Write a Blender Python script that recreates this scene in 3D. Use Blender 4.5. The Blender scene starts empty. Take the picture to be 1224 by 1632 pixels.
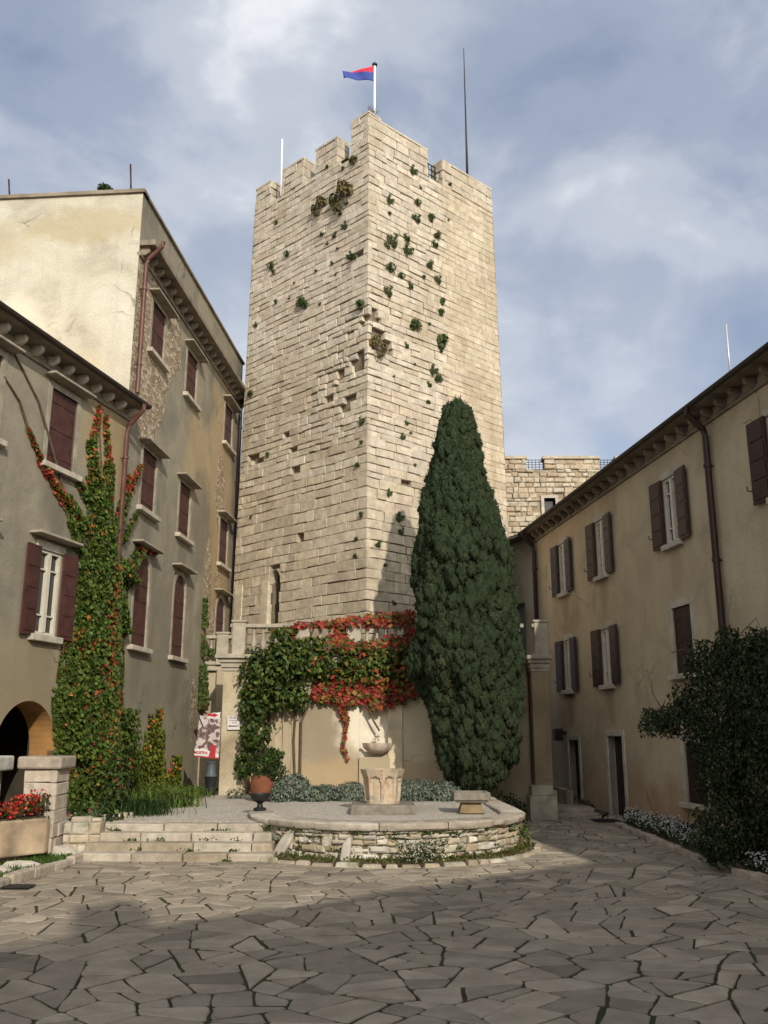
import bpy, bmesh, math, random
import numpy as np
from mathutils import Vector, Matrix
random.seed(7)
rng = np.random.default_rng(11)
S = bpy.context.scene
COL = S.collection
R = math.radians
# ------------------------------------------------------------------ camera, sky, sun, exposure
EYE = 2.0
TILT = math.atan(352/1430)
cam_d = bpy.data.cameras.new('camera'); cam = bpy.data.objects.new('camera', cam_d); COL.objects.link(cam)
cam.location = (0, 0, EYE); cam.rotation_euler = (math.pi/2+TILT, 0, 0)
cam_d.sensor_fit = 'VERTICAL'; cam_d.sensor_height = 36; cam_d.lens = 36*1430/1632
cam_d.clip_end = 3000
S.camera = cam
SUN_AZ, SUN_EL = 18.5, 27.5        # from behind the camera, to its right
W = bpy.data.worlds.new('World'); S.world = W; W.use_nodes = True
nt = W.node_tree; nt.nodes.clear()
def N(nt, t, **k):
    n = nt.nodes.new(t)
    for a, v in k.items():
        if a == 'inp':
            for i, x in v.items(): n.inputs[i].default_value = x
        else: setattr(n, a, v)
    return n
def ramp(nt, stops, fac=None, interp='LINEAR'):
    r = nt.nodes.new('ShaderNodeValToRGB'); e = r.color_ramp.elements; r.color_ramp.interpolation = interp
    while len(e) < len(stops): e.new(.5)
    for i, (p, c) in enumerate(stops):
        e[i].position = p; e[i].color = (*c, 1) if not isinstance(c, (int, float)) else (c, c, c, 1)
    if fac is not None: nt.links.new(fac, r.inputs[0])
    return r
def mix(nt, fac, a, b, mode='MIX'):
    m = nt.nodes.new('ShaderNodeMix'); m.data_type = 'RGBA'; m.blend_type = mode
    for s, v in ((m.inputs[0], fac), (m.inputs[6], a), (m.inputs[7], b)):
        if isinstance(v, (int, float)): s.default_value = v
        elif isinstance(v, tuple): s.default_value = (*v, 1)
        else: nt.links.new(v, s)
    return m.outputs[2]
def mth(nt, op, a, b=None, c=None):
    m = nt.nodes.new('ShaderNodeMath'); m.operation = op
    for s, v in zip(m.inputs, (a, b, c)):
        if v is None: continue
        if isinstance(v, (int, float)): s.default_value = v
        else: nt.links.new(v, s)
    return m.outputs[0]
sky = N(nt, 'ShaderNodeTexSky', sky_type='NISHITA', sun_disc=False, sun_elevation=R(SUN_EL), sun_rotation=R(180-SUN_AZ), air_density=1.0, dust_density=1.0, ozone_density=1.5)
tc = N(nt, 'ShaderNodeTexCoord'); sp = N(nt, 'ShaderNodeSeparateXYZ'); nt.links.new(tc.outputs['Generated'], sp.inputs[0])
den = mth(nt, 'ADD', mth(nt, 'MAXIMUM', sp.outputs[2], 0.0), 0.35)
cb = N(nt, 'ShaderNodeCombineXYZ')
nt.links.new(mth(nt, 'DIVIDE', sp.outputs[0], den), cb.inputs[0]); nt.links.new(mth(nt, 'DIVIDE', sp.outputs[1], den), cb.inputs[1])
cb.inputs[2].default_value = 0.62
n1 = N(nt, 'ShaderNodeTexNoise', inp={'Scale': 2.1, 'Detail': 5.0, 'Roughness': .5, 'Distortion': .35}); nt.links.new(cb.outputs[0], n1.inputs['Vector'])
n2 = N(nt, 'ShaderNodeTexNoise', inp={'Scale': 4.6, 'Detail': 6.0, 'Roughness': .52, 'Distortion': .25}); nt.links.new(cb.outputs[0], n2.inputs['Vector'])
cov = ramp(nt, [(.34, .55), (.5, .88), (.68, .97)], n1.outputs[0], 'EASE')
tone = mth(nt, 'ADD', mth(nt, 'MULTIPLY', n2.outputs[0], .62), mth(nt, 'MULTIPLY', n1.outputs[0], .38))
cc = ramp(nt, [(.34, (2.2, 2.65, 3.7)), (.46, (3.2, 3.65, 4.5)), (.56, (4.8, 5.1, 5.6)), (.66, (7.6, 7.6, 7.6))], tone, 'EASE')
low = ramp(nt, [(.12, 1.0), (.62, 0.0)], sp.outputs[2])
cc2 = mix(nt, mth(nt, 'MULTIPLY', low.outputs[0], .85), cc.outputs[0], (6.0, 6.2, 6.6))
skyc = mix(nt, cov.outputs[0], sky.outputs[0], cc2)
sdot = mth(nt, 'ADD', mth(nt, 'MULTIPLY', sp.outputs[0], math.sin(R(SUN_AZ))), mth(nt, 'MULTIPLY', sp.outputs[1], -math.cos(R(SUN_AZ))))
fill_glow = ramp(nt, [(.35, (.86, .88, .92)), (.60, (1.15, 1.11, 1.05)), (1.0, (3.2, 2.95, 2.5))], mth(nt, 'ADD', mth(nt, 'MULTIPLY', sdot, .5), .5))  # sunward sky, out of view, brightened and warmed to fill the shade
skyc = mix(nt, 1.0, skyc, fill_glow.outputs[0], 'MULTIPLY')
bg = N(nt, 'ShaderNodeBackground', inp={'Strength': .112}); nt.links.new(skyc, bg.inputs[0])
wo = N(nt, 'ShaderNodeOutputWorld'); nt.links.new(bg.outputs[0], wo.inputs[0])
sd = bpy.data.lights.new('sun', 'SUN'); sd.energy = 3.15; sd.angle = R(.55); sd.color = (1, .91, .77)
sun = bpy.data.objects.new('sun', sd); COL.objects.link(sun)
LD = Vector((-math.sin(R(SUN_AZ))*math.cos(R(SUN_EL)), math.cos(R(SUN_AZ))*math.cos(R(SUN_EL)), -math.sin(R(SUN_EL))))
sun.rotation_euler = LD.to_track_quat('-Z', 'Y').to_euler(); sun.location = (20, -30, 40)
S.view_settings.view_transform = 'Standard'; S.view_settings.look = 'None'; S.view_settings.exposure = .28; S.view_settings.gamma = 1

# ------------------------------------------------------------------ survey helpers: where the sight line of a photo pixel meets a plane
FW = np.array([0, math.cos(TILT), math.sin(TILT)]); UP = np.array([0, -math.sin(TILT), math.cos(TILT)])
def ray(px, py): return FW*1430+np.array([px-612, 0, 0.])+UP*(816-py)
def at(px, py, Y): r = ray(px, py); return np.array([0, 0, EYE])+r*(Y/r[1])
def atz(px, py, z): r = ray(px, py); return np.array([0, 0, EYE])+r*((z-EYE)/r[2])
class Facade:
    def __init__(s, P, ang, side):
        s.P = np.array(P, float); a = R(ang); s.d = np.array([math.sin(a), math.cos(a)]); s.n = np.array([s.d[1], -s.d[0]])*side
    def __call__(s, u, z, o=0): q = s.P+s.d*u+s.n*o; return (q[0], q[1], z)
    def uz(s, px, py):
        r = ray(px, py); k = (s.P@s.n)/(r[:2]@s.n); p = r[:2]*k; return float((p-s.P)@s.d), float(EYE+r[2]*k)

# ------------------------------------------------------------------ mesh and object helpers
WORG = {}
class MB:
    def __init__(s): s.v = []; s.f = []; s.c = []; s.uv = []; s.col = (1, 1, 1); s.has = False; s.fm = []; s.mi = 0
    def V(s, p, uv=(0, 0)): s.v.append((float(p[0]), float(p[1]), float(p[2]))); s.c.append(s.col); s.uv.append(uv); return len(s.v)-1
    def F(s, *i): s.f.append(i); s.fm.append(s.mi)
    def hexa(s, p):
        b = [s.V(q) for q in p]
        for q in ((0, 3, 2, 1), (4, 5, 6, 7), (0, 1, 5, 4), (1, 2, 6, 5), (2, 3, 7, 6), (3, 0, 4, 7)): s.F(*[b[i] for i in q])
    def box(s, x0, x1, y0, y1, z0, z1):
        s.hexa([(x0, y0, z0), (x1, y0, z0), (x1, y1, z0), (x0, y1, z0), (x0, y0, z1), (x1, y0, z1), (x1, y1, z1), (x0, y1, z1)])
    def fbox(s, fn, u0, u1, z0, z1, o0, o1):
        s.hexa([fn(u0, z0, o1), fn(u1, z0, o1), fn(u1, z0, o0), fn(u0, z0, o0), fn(u0, z1, o1), fn(u1, z1, o1), fn(u1, z1, o0), fn(u0, z1, o0)])
    def fprism(s, fn, poly, o0, o1):       # polygon in (u,z), thickness o0..o1
        a = [s.V(fn(u, z, o1)) for u, z in poly]; b = [s.V(fn(u, z, o0)) for u, z in poly]; n = len(poly)
        s.F(*a); s.F(*b[::-1])
        for i in range(n): j = (i+1) % n; s.F(a[i], b[i], b[j], a[j])
    def tube(s, path, r, n=8, cap=True):
        rs = r if isinstance(r, (list, tuple)) else [r]*len(path); rings = []
        P = [Vector(p) for p in path]
        for i, p in enumerate(P):
            t = (P[min(i+1, len(P)-1)]-P[max(i-1, 0)]).normalized()
            x = t.cross(Vector((0, 0, 1)) if abs(t.z) < .9 else Vector((0, 1, 0))).normalized(); y = t.cross(x)
            rings.append([s.V(p+(x*math.cos(2*math.pi*k/n)+y*math.sin(2*math.pi*k/n))*rs[i]) for k in range(n)])
        for a, b in zip(rings, rings[1:]):
            for k in range(n): s.F(a[k], a[(k+1) % n], b[(k+1) % n], b[k])
        if cap: s.F(*rings[0][::-1]); s.F(*rings[-1])
    def lathe(s, c, prof, n=20, a0=0, a1=2*math.pi):
        full = abs(a1-a0-2*math.pi) < 1e-4; m = n if full else n+1; rings = []
        for r, z in prof: rings.append([s.V((c[0]+r*math.cos(a0+(a1-a0)*k/n), c[1]+r*math.sin(a0+(a1-a0)*k/n), c[2]+z)) for k in range(m)])
        for a, b in zip(rings, rings[1:]):
            for k in range(m if full else m-1): j = (k+1) % m; s.F(a[k], a[j], b[j], b[k])
        if full: s.F(*rings[0][::-1]); s.F(*rings[-1])
    def wall(s, fn, u0, u1, z0, z1, holes=(), depth=.18, step=2.0):
        us = {u0, u1}; zs = {z0, z1}
        for h in holes: us |= {max(u0, h[0]), min(u1, h[1])}; zs |= {max(z0, h[2]), min(z1, h[3])}
        us = sorted(us); zs = sorted(zs)
        def fill(a):
            o = [a[0]]
            for x, y in zip(a, a[1:]):
                k = max(1, int((y-x)/step)); o += [x+(y-x)*i/k for i in range(1, k+1)]
            return o
        us, zs = fill(us), fill(zs)
        G = {}
        def g(i, j):
            if (i, j) not in G: G[i, j] = s.V(fn(us[i], zs[j], 0), (us[i], zs[j]))
            return G[i, j]
        for i in range(len(us)-1):
            for j in range(len(zs)-1):
                cu = (us[i]+us[i+1])/2; cz = (zs[j]+zs[j+1])/2
                if any(h[0] < cu < h[1] and h[2] < cz < h[3] for h in holes): continue
                s.F(g(i, j), g(i+1, j), g(i+1, j+1), g(i, j+1))
        for h in holes:
            q = [(h[0], h[2]), (h[1], h[2]), (h[1], h[3]), (h[0], h[3])]
            for k in range(4):
                a, b = q[k], q[(k+1) % 4]
                s.F(s.V(fn(*a, 0), a), s.V(fn(*b, 0), b), s.V(fn(*b, -depth), b), s.V(fn(*a, -depth), a))
    def build(s, name, mat, parent=None, org=None, smooth=False, bevel=0, fix=True):
        me = bpy.data.meshes.new(name); me.from_pydata(s.v, [], s.f)
        mats = mat if isinstance(mat, (list, tuple)) else [mat]
        for m in mats: me.materials.append(m)
        if len(mats) > 1: me.polygons.foreach_set('material_index', s.fm)
        ca = me.color_attributes.new('Col', 'FLOAT_COLOR', 'POINT')
        ca.data.foreach_set('color', np.array([(*c, 1) for c in s.c], 'f').ravel())
        uvl = me.uv_layers.new(name='UVMap'); li = np.empty(len(me.loops), 'i'); me.loops.foreach_get('vertex_index', li)
        uvl.data.foreach_set('uv', np.array(s.uv, 'f')[li].ravel())
        if fix:
            bm = bmesh.new(); bm.from_mesh(me); bmesh.ops.recalc_face_normals(bm, faces=bm.faces); bm.to_mesh(me); bm.free()
        return link(name, me, parent, org, smooth, bevel)
def link(name, me, parent=None, org=None, smooth=False, bevel=0):
    o = bpy.data.objects.new(name, me); COL.objects.link(o)
    pw = WORG[parent.name] if parent else np.zeros(3)
    if org is None: org = pw
    org = np.array(org, float); me.transform(Matrix.Translation(-Vector(org)))
    o.location = org-pw; o.parent = parent; WORG[o.name] = org
    if smooth:
        me.polygons.foreach_set('use_smooth', [True]*len(me.polygons))
        if smooth == 2: me.set_sharp_from_angle(angle=R(40))
    if bevel:
        b = o.modifiers.new('bevel', 'BEVEL'); b.width = bevel; b.segments = 2; b.limit_method = 'ANGLE'
    return o
def tag(o, label=None, cat=None, group=None, kind=None):
    for k, v in (('label', label), ('category', cat), ('group', group), ('kind', kind)):
        if v: o[k] = v
    return o
def thing(name, loc, label, cat, group=None):
    o = bpy.data.objects.new(name, None); COL.objects.link(o); o.location = loc; o.empty_display_size = .3
    WORG[o.name] = np.array(loc, float); return tag(o, label, cat, group)
class Leaves:
    """many small folded leaf blades in one mesh"""
    def __init__(s): s.P = []; s.Nn = []; s.S = []; s.C = []; s.A = []
    def add(s, P, Nn, size, col, asp=.7):
        P = np.asarray(P, float).reshape(-1, 3); n = len(P)
        if n == 0: return
        s.P.append(P); s.Nn.append(np.broadcast_to(np.asarray(Nn, float), (n, 3))); s.S.append(np.broadcast_to(np.asarray(size, float), (n,)))
        s.C.append(np.broadcast_to(np.asarray(col, float), (n, 3))); s.A.append(np.full(n, asp))
    def build(s, name, mat, parent=None, org=None, axis=None):
        P = np.concatenate(s.P); Nn = np.concatenate(s.Nn); sz = np.concatenate(s.S); C = np.concatenate(s.C); A = np.concatenate(s.A); n = len(P)
        Nn = Nn/np.maximum(np.linalg.norm(Nn, axis=1), 1e-6)[:, None]
        if axis is None: t = rng.normal(size=(n, 3))
        else: t = np.asarray(axis, float)+rng.normal(size=(n, 3))*.5
        t -= (t*Nn).sum(1)[:, None]*Nn; t /= np.maximum(np.linalg.norm(t, axis=1), 1e-6)[:, None]
        b = np.cross(Nn, t)
        h = sz[:, None]*.5; w = h*A[:, None]; fold = (sz*.18)[:, None]*Nn
        V = np.stack([P-t*h, P+b*w+fold, P+t*h, P-b*w+fold], 1).reshape(-1, 3)
        me = bpy.data.meshes.new(name); me.vertices.add(4*n); me.vertices.foreach_set('co', V.ravel())
        me.loops.add(6*n); me.polygons.add(2*n)
        b4 = np.arange(n)*4
        me.loops.foreach_set('vertex_index', np.stack([b4, b4+1, b4+2, b4, b4+2, b4+3], 1).ravel().astype('i'))
        me.polygons.foreach_set('loop_start', (np.arange(2*n)*3).astype('i'))
        me.polygons.foreach_set('loop_total', np.full(2*n, 3, 'i'))
        me.update(calc_edges=True); me.validate()
        me.materials.append(mat)
        ca = me.color_attributes.new('Col', 'FLOAT_COLOR', 'POINT')
        ca.data.foreach_set('color', np.repeat(np.concatenate([C, np.ones((n, 1))], 1), 4, 0).astype('f').ravel())
        return link(name, me, parent, org)
def rnd_dirs(n):
    d = rng.normal(size=(n, 3)); return d/np.linalg.norm(d, axis=1)[:, None]
def vary(col, n, amt=.25):
    c = np.asarray(col, float); return np.clip(c*(1+rng.normal(size=(n, 1))*amt)*(1+rng.normal(size=(n, 3))*amt*.3), .003, 1)
def pick(cols, w, n, amt=.22):
    idx = rng.choice(len(cols), n, p=np.array(w)/sum(w)); c = np.array(cols)[idx]
    return np.clip(c*(1+rng.normal(size=(n, 1))*amt), .003, 1)

# ------------------------------------------------------------------ materials
def newmat(name):
    m = bpy.data.materials.new(name); m.use_nodes = True; nt = m.node_tree
    b = nt.nodes['Principled BSDF']; b.inputs['Roughness'].default_value = .85
    if 'Specular IOR Level' in b.inputs: b.inputs['Specular IOR Level'].default_value = .25
    return m, nt, b
def objvec(nt, scale=None):
    g = N(nt, 'ShaderNodeNewGeometry'); v = g.outputs['Position']
    if scale is not None:
        mp = N(nt, 'ShaderNodeMapping'); mp.inputs['Scale'].default_value = scale; nt.links.new(v, mp.inputs[0]); v = mp.outputs[0]
    return v
def noise(nt, scale, det=4, rough=.55, vec=None, dist=0):
    n = N(nt, 'ShaderNodeTexNoise', inp={'Scale': scale, 'Detail': float(det), 'Roughness': rough, 'Distortion': float(dist)})
    nt.links.new(vec if vec is not None else objvec(nt), n.inputs['Vector']); return n.outputs[0]
def bump(nt, b, h, strength=.4, dist=.02):
    bp = N(nt, 'ShaderNodeBump', inp={'Strength': strength, 'Distance': dist}); nt.links.new(h, bp.inputs['Height']); nt.links.new(bp.outputs[0], b.inputs['Normal'])
def plain(name, col, rough=.6, var=.15, sc=6, metal=0, bmp=.15):
    m, nt, b = newmat(name)
    n = noise(nt, sc, 5); r = ramp(nt, [(.3, tuple(c*(1-var) for c in col)), (.7, tuple(min(1, c*(1+var)) for c in col))], n)
    nt.links.new(r.outputs[0], b.inputs[0]); b.inputs['Roughness'].default_value = rough; b.inputs['Metallic'].default_value = metal
    if bmp: bump(nt, b, noise(nt, sc*8, 4), bmp, .01)
    return m
def stone_mat(name, moss=0.0, stain=(.22, .17, .11), stain_amt=.5, tint=(1, 1, 1), bs=.5):
    m, nt, b = newmat(name)
    a = N(nt, 'ShaderNodeAttribute', attribute_name='Col')
    n1 = ramp(nt, [(.3, .72), (.7, 1.18)], noise(nt, 5, 8, .65))
    c = mix(nt, 1.0, a.outputs[0], n1.outputs[0], 'MULTIPLY')
    st = ramp(nt, [(.5, 0.0), (.72, stain_amt)], noise(nt, .55, 7, .62, dist=.4))
    c = mix(nt, st.outputs[0], c, stain)
    sp2 = ramp(nt, [(.62, 0.0), (.75, .55)], noise(nt, 14, 5, .7))
    c = mix(nt, sp2.outputs[0], c, (.13, .115, .09))
    mps = N(nt, 'ShaderNodeMapping'); mps.inputs['Scale'].default_value = (1.1, 1.1, .1); nt.links.new(objvec(nt), mps.inputs[0])
    wst = ramp(nt, [(.5, 0.0), (.72, .42)], noise(nt, 1.6, 6, .65, mps.outputs[0])); c = mix(nt, wst.outputs[0], c, tuple(x*.75 for x in stain))
    if moss:
        mo = ramp(nt, [(.52, 0.0), (.66, moss)], noise(nt, 2.6, 6, .65))
        c = mix(nt, mo.outputs[0], c, (.055, .075, .018))
    nt.links.new(c, b.inputs[0]); b.inputs['Roughness'].default_value = .92
    h = mth(nt, 'ADD', noise(nt, 9, 7, .65), mth(nt, 'MULTIPLY', noise(nt, 45, 4, .6), .35))
    bump(nt, b, h, bs, .05)
    return m
def plaster(name, base, dark, light, ochre=None, patches=(), streak=.5, zone=(), lowdark=None):
    """weathered render: blotches, rain streaks, patches (in wall metres u,z) where the render has fallen off the rubble"""
    m, nt, b = newmat(name)
    uv = N(nt, 'ShaderNodeUVMap'); s = N(nt, 'ShaderNodeSeparateXYZ'); nt.links.new(uv.outputs[0], s.inputs[0])
    big = noise(nt, .7, 7, .6, uv.outputs[0], .6)
    r = ramp(nt, [(.28, dark), (.5, base), (.75, light)], big)
    mp = N(nt, 'ShaderNodeMapping'); mp.inputs['Scale'].default_value = (2.2, .22, 1); nt.links.new(uv.outputs[0], mp.inputs[0])
    stk = ramp(nt, [(.45, 0.0), (.75, streak)], noise(nt, 1.4, 6, .6, mp.outputs[0]))
    c = mix(nt, stk.outputs[0], r.outputs[0], dark)
    fine = ramp(nt, [(.25, .78), (.75, 1.15)], noise(nt, 22, 6, .7, uv.outputs[0]))
    c = mix(nt, 1.0, c, fine.outputs[0], 'MULTIPLY')
    wob = N(nt, 'ShaderNodeTexNoise', inp={'Scale': 1.6, 'Detail': 6.0, 'Roughness': .6}); nt.links.new(uv.outputs[0], wob.inputs['Vector'])
    def blob(u, z, ru, rz, k=.7):
        du = mth(nt, 'DIVIDE', mth(nt, 'SUBTRACT', s.outputs[0], u), ru); dz = mth(nt, 'DIVIDE', mth(nt, 'SUBTRACT', s.outputs[1], z), rz)
        d = mth(nt, 'SQRT', mth(nt, 'ADD', mth(nt, 'MULTIPLY', du, du), mth(nt, 'MULTIPLY', dz, dz)))
        return mth(nt, 'ADD', d, mth(nt, 'MULTIPLY', mth(nt, 'SUBTRACT', wob.outputs[0], .5), k*2))
    for (u, z, ru, rz, col, amt) in zone:
        f = ramp(nt, [(.55, amt), (1.15, 0.0)], mth(nt, 'MULTIPLY', blob(u, z, ru, rz), .9))
        c = mix(nt, f.outputs[0], c, col)
    h = noise(nt, 30, 6, .65, uv.outputs[0]); hs = mth(nt, 'ADD', mth(nt, 'MULTIPLY', h, .3), mth(nt, 'MULTIPLY', noise(nt, 2.5, 5, .6, uv.outputs[0]), .8))
    if patches:
        d = None
        for p in patches:
            q = blob(*p, .55); d = q if d is None else mth(nt, 'MINIMUM', d, q)
        msk = ramp(nt, [(.93, 1.0), (1.0, 0.0)], d)
        v1 = N(nt, 'ShaderNodeTexVoronoi', feature='F1', inp={'Scale': 8.5, 'Randomness': 1.0}); v2 = N(nt, 'ShaderNodeTexVoronoi', feature='DISTANCE_TO_EDGE', inp={'Scale': 8.5, 'Randomness': 1.0})
        mp2 = N(nt, 'ShaderNodeMapping'); mp2.inputs['Scale'].default_value = (.75, 1.35, 1); nt.links.new(uv.outputs[0], mp2.inputs[0])
        nt.links.new(mp2.outputs[0], v1.inputs['Vector']); nt.links.new(mp2.outputs[0], v2.inputs['Vector'])
        hsv = N(nt, 'ShaderNodeSeparateColor'); nt.links.new(v1.outputs['Color'], hsv.inputs[0])
        sc = ramp(nt, [(0, (.22, .17, .11)), (.5, (.36, .29, .20)), (1, (.50, .43, .33))], hsv.outputs[0])
        ed = ramp(nt, [(0.0, .0), (.09, 1.0)], v2.outputs['Distance'])
        rc = mix(nt, ed.outputs[0], (.20, .155, .10), sc.outputs[0])
        c = mix(nt, msk.outputs[0], c, rc)
        hp = mth(nt, 'SUBTRACT', mth(nt, 'MULTIPLY', ed.outputs[0], 1.6), 1.8)
        mm = N(nt, 'ShaderNodeMix'); nt.links.new(msk.outputs[0], mm.inputs[0]); nt.links.new(hs, mm.inputs[2]); nt.links.new(hp, mm.inputs[3]); hs = mm.outputs[0]
    wv = N(nt, 'ShaderNodeTexNoise', inp={'Scale': 2.2, 'Detail': 5.0}); nt.links.new(uv.outputs[0], wv.inputs['Vector'])
    wm = N(nt, 'ShaderNodeVectorMath', operation='MULTIPLY_ADD'); nt.links.new(wv.outputs['Color'], wm.inputs[0]); wm.inputs[1].default_value = (.55, .55, 0); nt.links.new(uv.outputs[0], wm.inputs[2])
    cv = N(nt, 'ShaderNodeTexVoronoi', feature='DISTANCE_TO_EDGE', inp={'Scale': .42}); nt.links.new(wm.outputs[0], cv.inputs['Vector'])
    cl = ramp(nt, [(0, .75), (.009, 0.0)], cv.outputs['Distance']); cm = ramp(nt, [(.52, 0.0), (.62, 1.0)], noise(nt, .8, 3, .5, uv.outputs[0]))
    c = mix(nt, mth(nt, 'MULTIPLY', cl.outputs[0], cm.outputs[0]), c, tuple(x*.35 for x in dark))
    pk = ramp(nt, [(.66, 0.0), (.72, .55)], noise(nt, 3.3, 7, .7, uv.outputs[0])); c = mix(nt, pk.outputs[0], c, tuple(x*.8 for x in dark))
    nt.links.new(c, b.inputs[0]); b.inputs['Roughness'].default_value = .93
    bump(nt, b, hs, .55, .035)
    return m
def leaf_mat(name, trans=.25, rough=.55):
    m, nt, b = newmat(name); a = N(nt, 'ShaderNodeAttribute', attribute_name='Col')
    nt.links.new(a.outputs[0], b.inputs[0]); b.inputs['Roughness'].default_value = rough
    t = N(nt, 'ShaderNodeBsdfTranslucent'); nt.links.new(a.outputs[0], t.inputs[0])
    ms = N(nt, 'ShaderNodeMixShader', inp={0: trans}); nt.links.new(b.outputs[0], ms.inputs[1]); nt.links.new(t.outputs[0], ms.inputs[2])
    nt.links.new(ms.outputs[0], nt.nodes['Material Output'].inputs[0]); return m
M = dict(
    tower=stone_mat('tower_limestone', 0, (.30, .235, .15), .55, bs=.6),
    rubble=stone_mat('rubble_limestone', .55, (.2, .15, .09), .4),
    far=stone_mat('far_rubble', 0, (.3, .2, .1), .4),
    mortar=plain('old_mortar', (.25, .205, .145), .95, .35, 3, bmp=.6),
    tower_core=plain('dark_old_mortar', (.15, .12, .085), .95, .45, 4, bmp=1.0),
    dark=plain('dark_void', (.02, .018, .016), .95, .2, 3),
    rim=stone_mat('coping_limestone', .12, (.2, .16, .12), .35),
    cast=plain('balustrade_stone', (.33, .295, .235), .9, .3, 3, bmp=.5),
    white_stone=plain('white_trim_stone', (.40, .365, .31), .9, .22, 3, bmp=.4),
    grey_stone=plain('grey_sill_stone', (.40, .36, .29), .9, .25, 4, bmp=.4),
    maroon=plain('maroon_shutter_paint', (.062, .025, .021), .6, .3, 5, bmp=.2),
    brown=plain('brown_shutter_paint', (.038, .021, .019), .5, .3, 5, bmp=.2),
    white=plain('white_window_paint', (.52, .49, .41), .5, .08, 5, bmp=.05),
    pipe=plain('brown_pipe_paint', (.10, .045, .035), .4, .25, 4, bmp=.1),
    pipe_dark=plain('dark_pipe_paint', (.038, .021, .018), .4, .25, 4, bmp=.1),
    eave=plain('eave_stone', (.20, .17, .13), .9, .35, 2.5, bmp=.5),
    tile=plain('roof_tile', (.28, .13, .075), .9, .35, 4, bmp=.5),
    gutter=plain('dull_gutter_paint', (.05, .038, .032), .6, .25, 4, bmp=.1),
    lintel=plain('lintel_slab', (.30, .265, .21), .9, .25, 4, bmp=.4), frame=plain('window_surround', (.27, .24, .185), .92, .25, 4, bmp=.4),
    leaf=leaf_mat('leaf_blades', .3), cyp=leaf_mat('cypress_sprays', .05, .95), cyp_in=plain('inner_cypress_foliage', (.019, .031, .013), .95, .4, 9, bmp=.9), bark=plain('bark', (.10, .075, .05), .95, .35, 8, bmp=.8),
    terracotta=plain('terracotta', (.17, .062, .032), .85, .25, 5, bmp=.3), iron=plain('black_iron', (.018, .018, .02), .5, .3, 6, bmp=.15),
    steel=plain('painted_steel', (.5, .5, .5), .4, .1, 4, .3, 0), mast=plain('dark_mast', (.03, .025, .025), .5, .2, 4, bmp=0), whitepole=plain('white_pole', (.8, .8, .8), .4, .05, 4, bmp=0),
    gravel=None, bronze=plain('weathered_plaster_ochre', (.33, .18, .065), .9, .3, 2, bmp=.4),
    red=plain('sign_red', (.36, .02, .03), .5, .06, 4, bmp=0), sign_white=plain('sign_white', (.56, .54, .52), .5, .04, 4, bmp=0), ink=plain('sign_ink', (.12, .03, .035), .5, .1, 4, bmp=0),
    soil=plain('bed_soil', (.075, .055, .035), .97, .4, 8, bmp=.8), plank=plain('planter_concrete', (.36, .275, .185), .9, .45, 2.2, bmp=.5),
    tough=plain('carved_trough_stone', (.19, .17, .14), .92, .3, 7, bmp=.6),
)
def glass_mat():
    m, nt, b = newmat('window_glass'); b.inputs[0].default_value = (.02, .022, .022, 1); b.inputs['Roughness'].default_value = .08
    b.inputs['Specular IOR Level'].default_value = .6; bump(nt, b, noise(nt, 3, 2), .05, .02); return m
M['glass'] = glass_mat()
def gravel_mat():
    m, nt, b = newmat('pale_gravel')
    v = N(nt, 'ShaderNodeTexVoronoi', inp={'Scale': 45.0}); nt.links.new(objvec(nt), v.inputs['Vector'])
    h = N(nt, 'ShaderNodeSeparateColor'); nt.links.new(v.outputs['Color'], h.inputs[0])
    r = ramp(nt, [(0, (.30, .26, .21)), (.6, (.46, .42, .36)), (1, (.6, .57, .5))], h.outputs[0])
    g = ramp(nt, [(.45, 0.0), (.75, .5)], noise(nt, .9, 6)); c = mix(nt, g.outputs[0], r.outputs[0], (.26, .22, .16))
    nt.links.new(c, b.inputs[0]); bump(nt, b, v.outputs['Distance'], .7, .012); return m
M['gravel'] = gravel_mat()
def paving_mat():
    m, nt, b = newmat('flagstone'); a = N(nt, 'ShaderNodeAttribute', attribute_name='Col')
    n1 = ramp(nt, [(.3, .72), (.7, 1.15)], noise(nt, 3.0, 8, .65)); c = mix(nt, 1.0, a.outputs[0], n1.outputs[0], 'MULTIPLY')
    st = ramp(nt, [(.5, 0.0), (.7, .5)], noise(nt, .5, 6, .6)); c = mix(nt, st.outputs[0], c, (.18, .155, .12))
    wear = ramp(nt, [(.55, 0.0), (.7, .4)], noise(nt, 1.1, 7, .65)); c = mix(nt, wear.outputs[0], c, (.33, .28, .22))
    nt.links.new(c, b.inputs[0]); b.inputs['Roughness'].default_value = .8
    bump(nt, b, mth(nt, 'ADD', noise(nt, 5, 7, .6), mth(nt, 'MULTIPLY', noise(nt, 40, 4, .6), .25)), .45, .03); return m
M['paving'] = paving_mat()
def joint_mat():
    m, nt, b = newmat('mossy_joint_earth')
    r = ramp(nt, [(.35, (.04, .032, .02)), (.5, (.04, .04, .018)), (.68, (.045, .07, .02))], noise(nt, 1.6, 7, .65))
    nt.links.new(r.outputs[0], b.inputs[0]); bump(nt, b, noise(nt, 30, 5, .7), .8, .03); return m
M['joint'] = joint_mat()

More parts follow.
